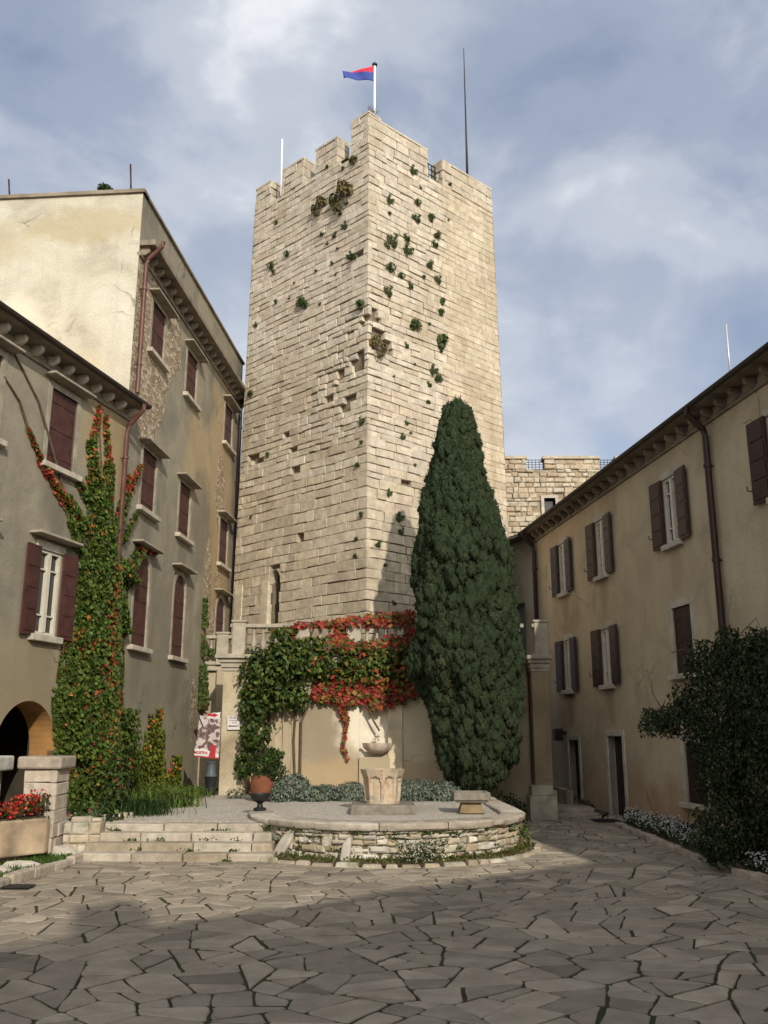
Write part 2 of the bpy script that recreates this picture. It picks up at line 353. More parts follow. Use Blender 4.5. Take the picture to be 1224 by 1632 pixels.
# ------------------------------------------------------------------ stone masonry built block by block
def courses(z0, z1, lo, hi):
    out = [z0]
    while out[-1] < z1-lo*.8:
        out.append(out[-1]+random.uniform(lo, hi))
    out[-1] = z1
    return out
def masonry(mb, fn, u0, u1, zs, bl=(.35, .9), gap=.012, dj=.02, depth=.15, cham=.018, tone=((.5, .45, .36),), skip=None, style=None, tv=.065, cut=None):
    for z0, z1 in zip(zs, zs[1:]):
        u = u0-random.uniform(0, bl[0]*.9); first = True
        while u < u1:
            qs = style(u, (z0+z1)/2) if style else None; lf, sink = (qs[4], qs[5]) if qs and len(qs) > 4 else (1, 0)
            l = random.uniform(*bl)*lf*(.75+.5*min(1.3, (z1-z0)/.33)); ua, ub = max(u, u0), min(u+l, u1); u += l
            if u1-u < bl[0]*.5: ub = u1; u = u1
            if ub-ua < .06: continue
            g, d_j, tn, ch = gap, dj, tone, cham
            if style:
                q = style((ua+ub)/2, (z0+z1)/2)
                if q: g, d_j, tn, ch = q[:4]
            if skip and skip(ua, ub, z0, z1): continue
            if cut and z1 > cut[2]+.05 and z0 < cut[3]-.05 and ub > cut[0] and ua < cut[1]:
                if ua < cut[0]-.05: ub = cut[0]+random.uniform(-.03, .02)
                elif ub > cut[1]+.05: ua = cut[1]+random.uniform(-.02, .03)
                else: continue
            c = random.choice(tn); k = 1+random.gauss(0, tv); mb.col = tuple(max(.02, x*k*(1+random.gauss(0, .008))) for x in c)
            d = random.gauss(0, d_j)-sink*random.random()**1.5; d = max(-.85*depth, min(.06, d)); j = lambda a: random.uniform(-a, a)
            ga, gb = g*random.uniform(.2, .9)/2, g*random.uniform(.2, .9)/2
            gz = g*random.choice((.5, .8, 1.1, 1.8))/2
            a0, a1, b0, b1 = ua+ga, ub-gb, z0+gz, z1-gz*.8
            jj = g*.7
            ring = [(a0+j(jj), b0+j(jj)), (a1+j(jj), b0+j(jj)), (a1+j(jj), b1+j(jj)), (a0+j(jj), b1+j(jj))]
            cx, cz = (a0+a1)/2, (b0+b1)/2
            def ins(p, c): return (p[0]+(c if p[0] < cx else -c), p[1]+(c if p[1] < cz else -c))
            bk = [mb.V(fn(*p, -depth)) for p in ring]; om = [mb.V(fn(*p, d-ch*.8)) for p in ring]
            fr = [mb.V(fn(*ins(p, ch), d+j(d_j*.35))) for p in ring]
            mid = mb.V(fn(cx+j(.2)*(a1-a0), cz+j(.2)*(b1-b0), d+random.uniform(-.2, .5)*d_j))
            for i in range(4):
                k2 = (i+1) % 4
                mb.F(bk[i], bk[k2], om[k2], om[i]); mb.F(om[i], om[k2], fr[k2], fr[i]); mb.F(fr[i], fr[k2], mid)
    mb.col = (1, 1, 1)

# ================================================================== THE SETTING
# ground sheet
mb = MB(); mb.hexa([(-500, -500, -.6), (500, -500, -.6), (500, 900, -.6), (-500, 900, -.6), (-500, -500, 0), (500, -500, 0), (500, 900, 0), (-500, 900, 0)])
tag(mb.build('ground', M['joint']), 'dark mossy earth showing in the joints of the courtyard paving', 'ground', kind='structure')
# crazy paving: power-diagram cells
def paving():
    X0, X1, Y0, Y1 = -9.5, 9.5, 3.0, 27.5
    def halves(poly, p, nrm):
        A, B = [], []
        for k in range(len(poly)):
            a, b = poly[k], poly[(k+1) % len(poly)]; sa = (a[0]-p[0])*nrm[0]+(a[1]-p[1])*nrm[1]; sb = (b[0]-p[0])*nrm[0]+(b[1]-p[1])*nrm[1]
            (A if sa <= 0 else B).append(a)
            if sa*sb < 0: t = sa/(sa-sb); q = (a[0]+(b[0]-a[0])*t, a[1]+(b[1]-a[1])*t); A.append(q); B.append(q)
        return A, B
    def area(p): return abs(sum(p[k-1][0]*p[k][1]-p[k][0]*p[k-1][1] for k in range(len(p))))/2
    def cent(p): return sum(q[0] for q in p)/len(p), sum(q[1] for q in p)/len(p)
    # large irregular cells first, each broken by straight cracks into flagstones
    seeds = []
    tries = 0
    while tries < 12000:
        tries += 1; q = (random.uniform(X0, X1), random.uniform(Y0, Y1)); r = random.choice((.36, .45, .55, .7))
        if all(math.dist(q, o[:2]) > (r+o[2])*.56 for o in seeds): seeds.append((*q, r))
    cells = []
    for i, (x, y, r) in enumerate(seeds):
        poly = [(x-2.2, y-2.2), (x+2.2, y-2.2), (x+2.2, y+2.2), (x-2.2, y+2.2)]
        for j, (x2, y2, r2) in enumerate(seeds):
            if i == j: continue
            d = math.dist((x, y), (x2, y2))
            if d > 3.6: continue
            nx, ny = (x2-x)/d, (y2-y)/d; m = d/2+(r*r-r2*r2)*.3/(2*d); poly, _ = halves(poly, (x+nx*m, y+ny*m), (nx, ny))
            if len(poly) < 3: break
        if len(poly) >= 3: cells.append(poly)
    stones = []
    def split(p):
        A = area(p)
        if A < .02: return
        if A < random.choice((.10, .15, .2, .3)): stones.append(p); return
        # cut across the longest direction, tilted at random
        k = max(range(len(p)), key=lambda k: math.dist(p[k], p[k-1])); e = (p[k][0]-p[k-1][0], p[k][1]-p[k-1][1]); L = math.hypot(*e); th = random.gauss(0, .45); c, s_ = math.cos(th), math.sin(th)
        nrm = ((e[0]*c-e[1]*s_)/L, (e[0]*s_+e[1]*c)/L); cx, cy = cent(p); t = random.uniform(-.18, .18)*math.sqrt(A)
        a_, b_ = halves(p, (cx+nrm[0]*t, cy+nrm[1]*t), nrm)
        if len(a_) < 3 or len(b_) < 3: stones.append(p); return
        split(a_); split(b_)
    for c in cells: split(c)
    mb = MB()
    for p in stones:
        if not (X0-1 < p[0][0] < X1+1): continue
        cx, cy = cent(p); gap = random.choice((.006, .009, .012, .015, .018)); orient = sum(p[k-1][0]*p[k][1]-p[k][0]*p[k-1][1] for k in range(len(p))); q = p
        for k in range(len(p)):
            a, b = p[k-1], p[k]; L = math.dist(a, b)
            if L < 1e-4: continue
            nrm = ((b[1]-a[1])/L, -(b[0]-a[0])/L)
            if orient < 0: nrm = (-nrm[0], -nrm[1])
            g = gap*random.uniform(.7, 1.4); q, _ = halves(q, (a[0]-nrm[0]*g, a[1]-nrm[1]*g), nrm)
            if len(q) < 3: break
        if len(q) < 3: continue
        p2 = [v for k, v in enumerate(q) if math.dist(v, q[k-1]) > .03]
        if len(p2) < 3 or area(p2) < .015: continue
        cx, cy = cent(p2); edge = []
        for k, v in enumerate(p2):           # clip sharp corners and let the edges wander a little
            w = p2[(k+1) % len(p2)]; u = p2[k-1]; L0, L = math.dist(v, u), math.dist(v, w); c = random.uniform(.01, .035)
            edge.append((v[0]+(u[0]-v[0])*min(.3, c/L0), v[1]+(u[1]-v[1])*min(.3, c/L0))); edge.append((v[0]+(w[0]-v[0])*min(.3, c/L), v[1]+(w[1]-v[1])*min(.3, c/L)))
            if L > .25:
                for t in (.35, .68): z = random.uniform(-.011, .009); edge.append((v[0]+(w[0]-v[0])*t-(w[1]-v[1])/L*z, v[1]+(w[1]-v[1])*t+(w[0]-v[0])/L*z))
        k = 1+random.gauss(0, .13); base = random.choice(((.315, .265, .205), (.285, .245, .19), (.34, .288, .22), (.265, .226, .175)))
        mb.col = tuple(c*k for c in base)
        tx, ty, h = random.gauss(0, .004), random.gauss(0, .004), .012+random.gauss(0, .002)
        zz = lambda p: h+(p[0]-cx)*tx+(p[1]-cy)*ty
        bot = [mb.V((v[0], v[1], -.02)) for v in edge]; mid = [mb.V((v[0], v[1], zz(v)-.006)) for v in edge]; top = []
        for v in edge:
            L = max(.02, math.dist(v, (cx, cy))); s_ = max(0, 1-.011/L); w = (cx+(v[0]-cx)*s_, cy+(v[1]-cy)*s_); top.append(mb.V((*w, zz(w))))
        n = len(edge)
        for k in range(n):
            l = (k+1) % n; mb.F(bot[k], bot[l], mid[l], mid[k]); mb.F(mid[k], mid[l], top[l], top[k])
        mb.F(*top)
    return mb
tag(paving().build('courtyard_pavement', M['paving']), 'irregular beige flagstone paving of the courtyard floor', 'paving', kind='structure')
# raised gravel terrace
CX, CY, RW = .05, 17.55, 2.42
def terrace_z(x, y): t = min(1, max(0, (y-16.2)/3.5)); return .50+.07*t*t*(3-2*t)
mb = MB()
outline = [(CX+RW*math.cos(R(a)), CY+RW*math.sin(R(a))) for a in range(210, 361, 5)]+[(CX+RW, 22.4), (2.5, 24.4), (-6.5, 27.5), (-6.5, 16.15)]
outline = [(-6.5, 16.45), (-2.1, 16.45)]+outline[:-1]
b0 = [mb.V((x, y, -.2)) for x, y in outline]; b1 = [mb.V((x, y, terrace_z(x, y))) for x, y in outline]; n = len(outline)
c0 = mb.V((0, 19.5, .57))
for i in range(n): j = (i+1) % n; mb.F(b0[i], b0[j], b1[j], b1[i]); mb.F(b1[i], b1[j], c0)
tag(mb.build('gravel_path', M['gravel']), 'pale gravel surface of the raised terrace round the well', 'gravel terrace', kind='structure')

# ------------------------------------------------------------------ THE TOWER
TA, TB, TC, TZ = np.array([-4.55, 28.22]), np.array([-.47, 24.41]), np.array([3.83, 28.33]), 20.8
TCTR = (TA+TC)/2
class TowerFace:
    def __init__(s, p, q): s.p, s.q = p, q; s.len = float(np.hypot(*(q-p))); d = (q-p)/s.len; n = np.array([d[1], -d[0]]); s.n = n if n[1] < 0 else -n
    def __call__(s, u, z, o=0):
        k = 1+.0037*(TZ-z); q = TCTR+(s.p+(s.q-s.p)*(u/s.len)-TCTR)*k+s.n*o; return (q[0], q[1], z)
    def uz(s, px, py):
        z = 10
        for _ in range(6):
            k = 1+.0037*(TZ-z); P = TCTR+(s.p-TCTR)*k; Q = TCTR+(s.q-TCTR)*k; r = ray(px, py); n = np.array([Q[1]-P[1], P[0]-Q[0]]); t = (P@n)/(r[:2]@n)
            w = r[:2]*t; z = EYE+r[2]*t; u = float((w-P)@(Q-P)/np.hypot(*(Q-P)))/k
        return u, z
FL, FR = TowerFace(TB, TA), TowerFace(TB, TC)
tower = thing('tower', (TCTR[0], TCTR[1], 0), 'tall pale limestone tower with battlements and a ruined corner', 'tower')
TZC = 19.85
zs = courses(2.6, 9, .24, .34)[:-1]+courses(9, TZC, .17, .28)
pale = ((0.493, 0.444, 0.360), (0.474, 0.421, 0.338), (0.512, 0.462, 0.378), (0.451, 0.393, 0.306), (0.484, 0.435, 0.360))
warm = ((0.484, 0.421, 0.320), (0.470, 0.407, 0.306), (0.498, 0.435, 0.333))
lowt = ((0.465, 0.403, 0.306), (0.437, 0.380, 0.288), (0.493, 0.430, 0.329))
def left_style(u, z):
    t = lowt if z < 9.5 else pale
    if z < 7.5: return (.018, .007, t, .009)
    w = max(0, 1-abs(u-(1.3-(z-12)*.35))/1.5)*max(0, 1-abs(z-12.2)/3.2)
    return (.020+.018*w, .009+.012*w, t, .010+.012*w, 1-.5*w, .09*w)
def right_style(u, z):
    seam = 3.2+.12*math.sin(z*1.7)
    if u > seam: return (.008, .005, warm, .008)
    w = max(0, 1-u/1.0)*max(0, 1-abs(z-13.6)/1.8); return (.020+.018*w, .009+.01*w, pale if z > 9 else lowt, .010+.01*w, 1-.4*w, .08*w)
slit = (3.78, 4.2, 5.2, 6.95)
slitU, slitZ = FL.uz(434, 950)
slit = (slitU-.3, slitU+.16, slitZ-.82, slitZ+.8)
cavs = [FL.uz(*p)+(r,) for p, r in (((588, 512), .34), ((540, 596), .24), ((524, 636), .22), ((600, 540), .3), ((560, 582), .2), ((575, 560), .22), ((585, 575), .25), ((556, 640), .18), ((410, 728), .16), ((505, 805), .15), ((470, 748), .14), ((478, 862), .14), ((548, 655), .2))]
def lskip(ua, ub, z0, z1):
    cu, cz = (ua+ub)/2, (z0+z1)/2
    for (u, z, r) in cavs:
        if ((cz-z)/max(r*.8, .15))**2+((cu-u)/max(r, .2))**2 < 1.0: return True
    return ub-ua < .42 and random.random() < (.008 if cz > 8 else .002)
cavr = [FR.uz(*p)+(r,) for p, r in (((597, 528), .3), ((603, 552), .3), ((594, 500), .22))]
def rskip(ua, ub, z0, z1):
    cu, cz = (ua+ub)/2, (z0+z1)/2
    for (u, z, r) in cavr:
        if abs(cz-z) < r*.7 and cu < u+r*1.2: return True
    return cu < 3.1 and ub-ua < .4 and random.random() < .02
tw = MB()
wobL = lambda u, z, o=0: FL(u, z+.014*math.sin(u*1.9+z*.9)*min(1, u*1.5), o)
wobR = lambda u, z, o=0: FR(u, z+.011*math.sin(u*2.1+z*1.1)*min(1, u*1.5)*(1 if u < 3 else max(0, 4-u)), o)
masonry(tw, wobL, -.0, FL.len, zs, bl=(.24, .62), style=left_style, skip=lskip, depth=.16, cut=slit)
masonry(tw, wobR, -.0, FR.len, zs, bl=(.26, .66), style=right_style, skip=rskip, depth=.16)
tw.build('wall', M['tower'], tower)
core = MB()
core.wall(lambda u, z, o=0: FL(u, z, o-.15), .14, FL.len, 0, TZC, [slit], 1.0)
core.wall(lambda u, z, o=0: FR(u, z, o-.15), .14, FR.len, 0, TZC, [], .5)
TD = TA+TC-TB; FB1, FB2 = TowerFace(TA, TD), TowerFace(TC, TD)
core.wall(lambda u, z, o=0: FB1(u, z, 0), 0, FB1.len, 0, TZC); core.wall(lambda u, z, o=0: FB2(u, z, 0), 0, FB2.len, 0, TZC)
core.F(*[core.V((*p, TZC-.05)) for p in (TA, TB, TC, TD)])
core.build('core', M['tower_core'], tower)
v = MB(); v.fbox(FL, slit[0]-.3, slit[1]+.3, slit[2]-.3, slit[3]+.2, -1.3, -1.12); v.build('window_opening', M['dark'], tower)
pu0, pz0 = FL.uz(384, 1000); pu1, pz1 = FL.uz(373, 934)
v = MB(); v.col = (.56, .50, .38); v.fbox(FL, pu0, pu0+.36, 3.6, pz1, -.1, .03); v.build('pilaster', M['tower'], tower, bevel=.01)
v = MB(); v.col = (.46, .41, .32); ra = (slit[1]-slit[0])/2; ca = (slit[0]+slit[1])/2
for sd in (-1, 1): v.fprism(FL, [(ca+sd*(ra+.03), slit[3]+.03)]+[(ca+sd*ra*math.cos(q), slit[3]-.36+.36*math.sin(q)) for q in [math.pi/2*k/6 for k in range(7)]], -.3, -.01)
v.build('window_arch', M['tower'], tower)
v = MB(); v.col = (.56, .50, .38); v.fbox(FL, slit[1]+.01, slit[1]+.36, slit[2]-.02, slit[3]-.3, -.1, .025); v.build('window_jamb', M['tower'], tower, bevel=.015)
def merlon(fn, u0, u1, ztop, end_l=None, end_r=None, th=.55):
    m = MB(); zz = courses(TZC, ztop, .26, .36); st = (.024, .012, pale, .012)
    masonry(m, fn, u0, u1, zz, bl=(.3, .7), style=lambda u, z: st, depth=.12)
    for (uu, sg) in ((u0, -1), (u1, 1)):      # the two cheeks
        f2 = (lambda uu, sg: (lambda t, z, o=0: fn(uu+sg*o, z, -t)))(uu, sg)
        masonry(m, f2, 0.0, th, zz, bl=(.3, .6), style=lambda u, z: st, depth=.12)
    m.col = (.34, .3, .24); m.fbox(fn, u0+.08, u1-.08, TZC, ztop-.06, -th, -.1)
    m.col = (.5, .45, .36); m.fbox(fn, u0-.01, u1+.01, ztop-.02, ztop+.05, -th, .015); m.col = (1, 1, 1)
    m.build('merlon', M['tower'], tower)
for u0, u1, zt in ((1.42, 2.46, 20.78), (3.06, 4.12, 20.80), (4.74, 5.56, 20.70)): merlon(FL, u0, u1, zt)
merlon(FL, -.0, .80, 20.98); merlon(FR, 0.0, 2.6, 20.85); merlon(FR, 3.3, FR.len, 20.8)

def tube_thing(name, path, r, mat, label, cat, parts=None):
    o = MB(); o.tube(path, r, 8); q = o.build(name, mat, org=path[0], smooth=True); return tag(q, label, cat)
# flag and pole
pb, ptp = at(597, 184, 25.3), at(598, 104, 25.3); pb[2] -= 1.0; ptp[0] = pb[0]
fp = thing('flagpole', pb, 'white flagpole standing on the tower corner', 'flagpole')
o = MB(); o.tube([pb, ptp], [.045, .03], 10); o.build('pole', M['whitepole'], fp, smooth=True)
o = MB(); o.lathe(ptp, [(.03, -.02), (.085, 0), (.085, .04), (.03, .1), (.0, .11)], 12); o.build('finial', M['iron'], fp)
fl = MB(); nx, nz = 22, 10; a0 = ptp+np.array([-.02, -.02, -.02])
hts = lambda t: (1-.72*t)
G = [[None]*(nz+1) for _ in range(nx+1)]
for i in range(nx+1):
    t = i/nx
    for j in range(nz+1):
        w = j/nz; L = 1.02
        top = -.02-.36*t-.04*math.sin(t*6); bot = -.62+.02*t+.04*math.sin(t*5)
        z = top+(bot-top)*w
        G[i][j] = fl.V((a0[0]-.02-L*t*(1-.05*w), a0[1]-.12*math.sin(t*7+w*1.8)*t-.10*t, a0[2]+z))
for i in range(nx):
    for j in range(nz): fl.mi = 0 if fl.v[G[i][j]][2]+fl.v[G[i+1][j+1]][2] > 2*(a0[2]-.27) else 1; fl.F(G[i][j], G[i+1][j], G[i+1][j+1], G[i][j+1])
fo = fl.build('flag', [plain('flag_red', (.62, .02, .05), .7, .08, 4, bmp=.1), plain('flag_blue', (.035, .06, .26), .7, .1, 4, bmp=.1)], org=ptp, smooth=True)
sol = fo.modifiers.new('solid', 'SOLIDIFY'); sol.thickness = .006
tag(fo, 'red over blue flag streaming to the left from the tower flagpole', 'flag')
p1, p0 = at(739, 77, 27.6), at(745, 285, 27.6); p0[2] -= .5
tube_thing('lightning_rod', [p0, p0*.6+p1*.4, p1], [.05, .032, .012], M['mast'], 'tall thin black mast on the right battlement of the tower', 'mast')
p1, p0 = at(450, 222, 27.2), at(448, 292, 27.2); p0[2] -= .5
tube_thing('antenna', [p0, p1], .028, M['whitepole'], 'short white antenna behind the left battlements of the tower', 'antenna')
rl = MB()
for k in range(4): rl.fbox(FR, 2.58, 3.34, TZC+.2+.2*k, TZC+.225+.2*k, -.32, -.29)
for k in range(5): rl.fbox(FR, 2.62+.16*k, 2.64+.16*k, TZC-.02, TZC+.85, -.335, -.315)
tag(rl.build('railing', M['iron'], org=FR(2.95, TZC, -.3)), 'small iron railing in the gap of the tower battlements', 'railing')

# ------------------------------------------------------------------ FACADES
def board_poly(u0, u1, z0, z1, arch=0, pointed=False):
    if not arch: return [(u0, z0), (u1, z0), (u1, z1), (u0, z1)]
    c = (u0+u1)/2; r = (u1-u0)/2; pts = [(u0, z0), (u1, z0)]
    for k in range(0, 13): a = math.pi*k/12; pts.append((c+r*math.cos(a), z1-arch+arch*math.sin(a)**(.8 if not pointed else 1.0)))
    return pts
def clip_half(poly, uc, side):      # half of a polygon about u = uc
    out = []
    for k in range(len(poly)):
        a, b = poly[k], poly[(k+1) % len(poly)]; sa, sb = (a[0]-uc)*side, (b[0]-uc)*side
        if sa >= 0: out.append(a)
        if sa*sb < 0: t = sa/(sa-sb); out.append((uc, a[1]+(b[1]-a[1])*t))
    return out
def closed_window(f, root, uc, w, z0, z1, shut, arch=0, lintel=None, lw=.26, trim=True, depth=.16):
    """shuttered window: a board back in the opening, a plaster surround, two closed leaves, projecting lintel slab and sill"""
    fr = MB(); fr.fbox(f, uc-w/2-.02, uc+w/2+.02, z0-.02, z1+.02, -depth-.03, -depth); win = fr.build('window', M['dark'], root)
    if trim:
        t = MB(); b = .11; P = board_poly(uc-w/2, uc+w/2, z0, z1, arch); Q = board_poly(uc-w/2-b, uc+w/2+b, z0, z1+b, arch+b if arch else 0)
        if arch:
            a = [t.V(f(u, z, .018)) for u, z in P]; q = [t.V(f(u, z, .018)) for u, z in Q]; qb = [t.V(f(u, z, 0)) for u, z in Q]; pbk = [t.V(f(u, z, -depth)) for u, z in P]
            for k in range(1, len(P)): l = (k+1) % len(P); t.F(a[k], a[l], q[l], q[k]); t.F(q[k], q[l], qb[l], qb[k]); t.F(a[k], a[l], pbk[l], pbk[k])
        else:
            t.fbox(f, uc-w/2-b, uc-w/2, z0, z1, -depth, .018); t.fbox(f, uc+w/2, uc+w/2+b, z0, z1, -depth, .018); t.fbox(f, uc-w/2-b, uc+w/2+b, z1, z1+b, -depth, .018)
        t.build('frame', M['frame'], win)
    P = board_poly(uc-w/2+.01, uc+w/2-.01, z0+.01, z1-.01, arch)
    for sd in (-1, 1):
        m = MB(); H = clip_half(P, uc+sd*.006, sd); m.fprism(f, H, -.09, -.03)
        for zz in (z0+.25*(z1-z0)*.6, z0+(z1-z0)*.5, z1-.25*(z1-z0)*.6-arch*.7):
            ua, ub = sorted((uc+sd*.02, uc+sd*(w/2-.03))); m.fbox(f, ua, ub, zz-.025, zz+.025, -.03, -.018)
        for k in range(1, 4):
            uu = uc+sd*(w/2)*k/4; m.fbox(f, uu-.004, uu+.004, z0+.03, z1-.05-arch, -.03, -.024)
        m.build('shutter', shut, win)
    if lintel:
        m = MB(); m.fbox(f, uc-w/2-lw, uc+w/2+lw, lintel, lintel+.05, -.02, .25); m.build('lintel', M['lintel'], win, bevel=.012)
    m = MB(); m.fbox(f, uc-w/2-.2, uc+w/2+.2, z0-.11, z0, -.1, .13); m.build('sill', M['grey_stone'], win, bevel=.012)
    return win
def open_window(f, root, uc, ow, z0, z1, shut, sw, trimcol, lintel=None, depth=.1, tops=.16):
    fr = MB(); fr.fbox(f, uc-ow/2-.01, uc+ow/2+.01, z0-.01, z1+.01, -depth-.02, -depth+.02); win = fr.build('window', M['glass'], root)
    t = MB(); fw = .055
    t.fbox(f, uc-ow/2, uc-ow/2+fw, z0, z1, -depth+.02, -depth+.09); t.fbox(f, uc+ow/2-fw, uc+ow/2, z0, z1, -depth+.02, -depth+.09)
    t.fbox(f, uc-ow/2+fw, uc+ow/2-fw, z1-fw, z1, -depth+.02, -depth+.09); t.fbox(f, uc-ow/2+fw, uc+ow/2-fw, z0, z0+fw, -depth+.02, -depth+.09)
    t.fbox(f, uc-.05, uc+.05, z0+fw, z1-fw, -depth+.02, -depth+.10)
    for sd in (-1, 1):
        for q in (.22, .76): t.fbox(f, *sorted((uc+sd*.05, uc+sd*(ow/2-fw))), z0+q*(z1-z0), z0+q*(z1-z0)+.03, -depth+.02, -depth+.07)
    t.build('sash', M['white'], win)
    if trimcol:
        t = MB(); b = .12; t.fbox(f, uc-ow/2-.1, uc+ow/2+.1, z1+.0, z1+tops, -.1, .03); t.build('surround', trimcol, win, bevel=.01)
        t = MB(); t.fbox(f, uc-ow/2-.12, uc+ow/2+.12, z0-.13, z0-.01, -.1, .12); t.build('sill', trimcol, win, bevel=.012)
    for sd in (-1, 1):
        m = MB(); ua, ub = sorted((uc+sd*(ow/2+.015), uc+sd*(ow/2+sw))); tilt = .06
        fn = lambda u, z, o, ua=ua, ub=ub, sd=sd: f(u, z, o+tilt*(abs(u-(uc+sd*ow/2))))
        m.fbox(fn, ua, ub, z0-.04, z1+.02, .03, .07)
        for k in range(4): za = z0+.03+(z1-z0-.02)*k/4; m.fbox(fn, ua+.06, ub-.06, za, za+(z1-z0)/4-.05, .07, .082)
        m.build('shutter', shut, win)
    if lintel:
        m = MB(); m.fbox(f, uc-ow/2-.34, uc+ow/2+.34, lintel, lintel+.05, -.02, .25); m.build('lintel', M['lintel'], win, bevel=.012)
    return win
def eave(f, root, u0, u1, z, out=.42, step=.5, cm=None, thick=.12, gutter=True):
    m = MB(); m.fbox(f, u0, u1, z-.06, z+thick-.06, -.3, out); m.fbox(f, u0, u1, z-.32, z-.22, -.05, .05)
    m.build('eave', M['eave'], root, bevel=.01)
    if gutter:
        g = MB(); P = [(out+.02+.075*math.cos(a), z+.02+.075*math.sin(a)) for a in [math.pi*k/6+math.pi for k in range(7)]]
        A = [g.V(f(u0, zz, oo)) for oo, zz in P]; B = [g.V(f(u1, zz, oo)) for oo, zz in P]
        for k in range(6): g.F(A[k], A[k+1], B[k+1], B[k])
        g.F(*A); g.F(*B[::-1]); g.build('gutter', M['gutter'], root, smooth=2)
    n = int((u1-u0)/step)
    for k in range(n+1):
        u = u0+.15+k*(u1-u0-.3)/max(1, n); c = MB()
        prof = [(.0, z-.26), (.1, z-.26), (out*.4, z-.23), (out*.55, z-.19), (out*.6, z-.13), (out*.56, z-.06), (.0, z-.06)]
        a = [c.V(f(u-.045, zz, oo)) for oo, zz in prof]; b = [c.V(f(u+.045, zz, oo)) for oo, zz in prof]; q = len(prof)
        c.F(*a); c.F(*b[::-1])
        for i in range(q): j = (i+1) % q; c.F(a[i], a[j], b[j], b[i])
        c.build('corbel', cm or M['eave'], root, bevel=.015)
def downpipe(f, root, u, z1, z0, mat, r=.055, o=.12, bend=None):
    P = [f(u, z1, .5), f(u, z1-.12, .48), f(u, z1-.45, o+.03), f(u, z1-.6, o)]
    P += [f(u, z0+.5, o), f(u+(bend or 0), z0+.2, o), f(u+(bend or 0), z0, o)]
    m = MB(); m.tube(P, r, 10)
    z = z1-1.2
    while z > z0+.6: m.tube([f(u, z-.03, o), f(u, z+.03, o)], r*1.25, 10); m.fbox(f, u-.012, u+.012, z-.012, z+.012, 0, o); z -= 1.9
    m.build('downpipe', mat, root, smooth=2)

# --- left near building (archway, creeper)
J = (-5.74, 18.96)
F1 = Facade(J, 14.4, 1)
lb = thing('house', F1(-6, 0, -2), 'nearer grey rendered house on the left with archway and maroon shutters', 'house')
ST1 = tuple((u, z-.65, .42, .75, (.12, .11, .085), .55) for u, z in ((-2.315, 6.98), (-4.65, 6.98), (-2.33, 3.76)))
pl1 = plaster('grey_render_near', (.25, .225, .17), (.15, .138, .108), (.33, .295, .22), streak=.45, zone=ST1+((-.5, 8.2, 1.2, 1.6, (.33, .24, .12), .6), (-3, 3.0, 3, 1.0, (.27, .22, .13), .5), (-3.6, 1.6, 3, 1.6, (.23, .185, .11), .5)))
cw1 = [(-2.315, .86, 6.98, 8.5), (-4.65, .86, 6.98, 8.5), (-4.75, .8, 3.76, 5.34), (-7.0, .86, 6.98, 8.5), (-7.1, .8, 3.76, 5.34)]
ow1 = (-2.33, .70, 3.76, 5.34)
AU0, AU1, AZ = -3.42, -1.66, 2.56; AR = (AU1-AU0)/2; AC = (AU0+AU1)/2
holes = [(u-w/2, u+w/2, a, b) for u, w, a, b in cw1]+[(ow1[0]-ow1[1]/2, ow1[0]+ow1[1]/2, ow1[2], ow1[3])]
m = MB(); m.wall(F1, -13, 0, 0, 9.0, holes+[(AU0, AU1, -1, AZ)], .16)
for sd in (-1, 1):       # spandrels over the arch
    arc = [(AC+sd*AR*math.cos(a), AZ-AR+AR*math.sin(a)) for a in [math.pi/2*k/12 for k in range(13)]]
    crn = (AC+sd*AR, AZ)
    for k in range(12): m.F(*[m.V(F1(*p, 0), p) for p in (crn, arc[k], arc[k+1])])
m.F(*[m.V(F1(u, z, o)) for u, z, o in ((0, 0, 0), (0, 9.0, 0), (0, 9.0, -.8), (0, 0, -.8))])
m.build('wall', pl1, lb)
ar = MB()
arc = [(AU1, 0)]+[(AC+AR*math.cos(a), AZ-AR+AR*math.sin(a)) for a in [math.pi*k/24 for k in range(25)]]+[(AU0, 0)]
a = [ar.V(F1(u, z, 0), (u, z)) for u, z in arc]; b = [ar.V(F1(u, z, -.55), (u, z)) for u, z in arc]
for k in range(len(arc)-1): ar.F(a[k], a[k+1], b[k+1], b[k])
ar.build('arch', M['bronze'], lb)  # ochre plaster, darkened to stand in for shade under the arch
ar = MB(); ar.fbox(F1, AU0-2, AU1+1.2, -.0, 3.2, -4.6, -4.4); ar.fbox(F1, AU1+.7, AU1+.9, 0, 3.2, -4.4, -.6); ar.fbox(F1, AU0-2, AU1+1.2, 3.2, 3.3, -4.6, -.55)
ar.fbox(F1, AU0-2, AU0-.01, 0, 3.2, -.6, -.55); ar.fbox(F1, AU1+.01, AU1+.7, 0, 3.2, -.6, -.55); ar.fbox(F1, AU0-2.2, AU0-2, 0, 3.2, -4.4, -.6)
ar.build('passage', plain('shade_dark_passage_wall', (.05, .042, .03), .95, .4, 2, bmp=.4), lb)  # near-black wall colour stands in for the shade inside the passage
for u, w, z0, z1 in cw1: closed_window(F1, lb, u, w, z0, z1, M['maroon'], lintel=z1+.17, lw=.28)
open_window(F1, lb, ow1[0], ow1[1], ow1[2], ow1[3], M['maroon'], .44, M['grey_stone'], lintel=5.56)
eave(F1, lb, -13, .16, 9.1, .42, .49, M['grey_stone'])
downpipe(F1, lb, -.14, 9.05, .6, M['pipe'])
m = MB(); m.hexa([F1(-13, 9.17, .34), F1(.12, 9.17, .34), F1(.0, 10.6, -3.2), F1(-13, 10.6, -3.2), F1(-13, 9.23, .34), F1(.12, 9.23, .34), F1(.0, 10.72, -3.2), F1(-13, 10.72, -3.2)])
m.build('roof', M['tile'], lb)

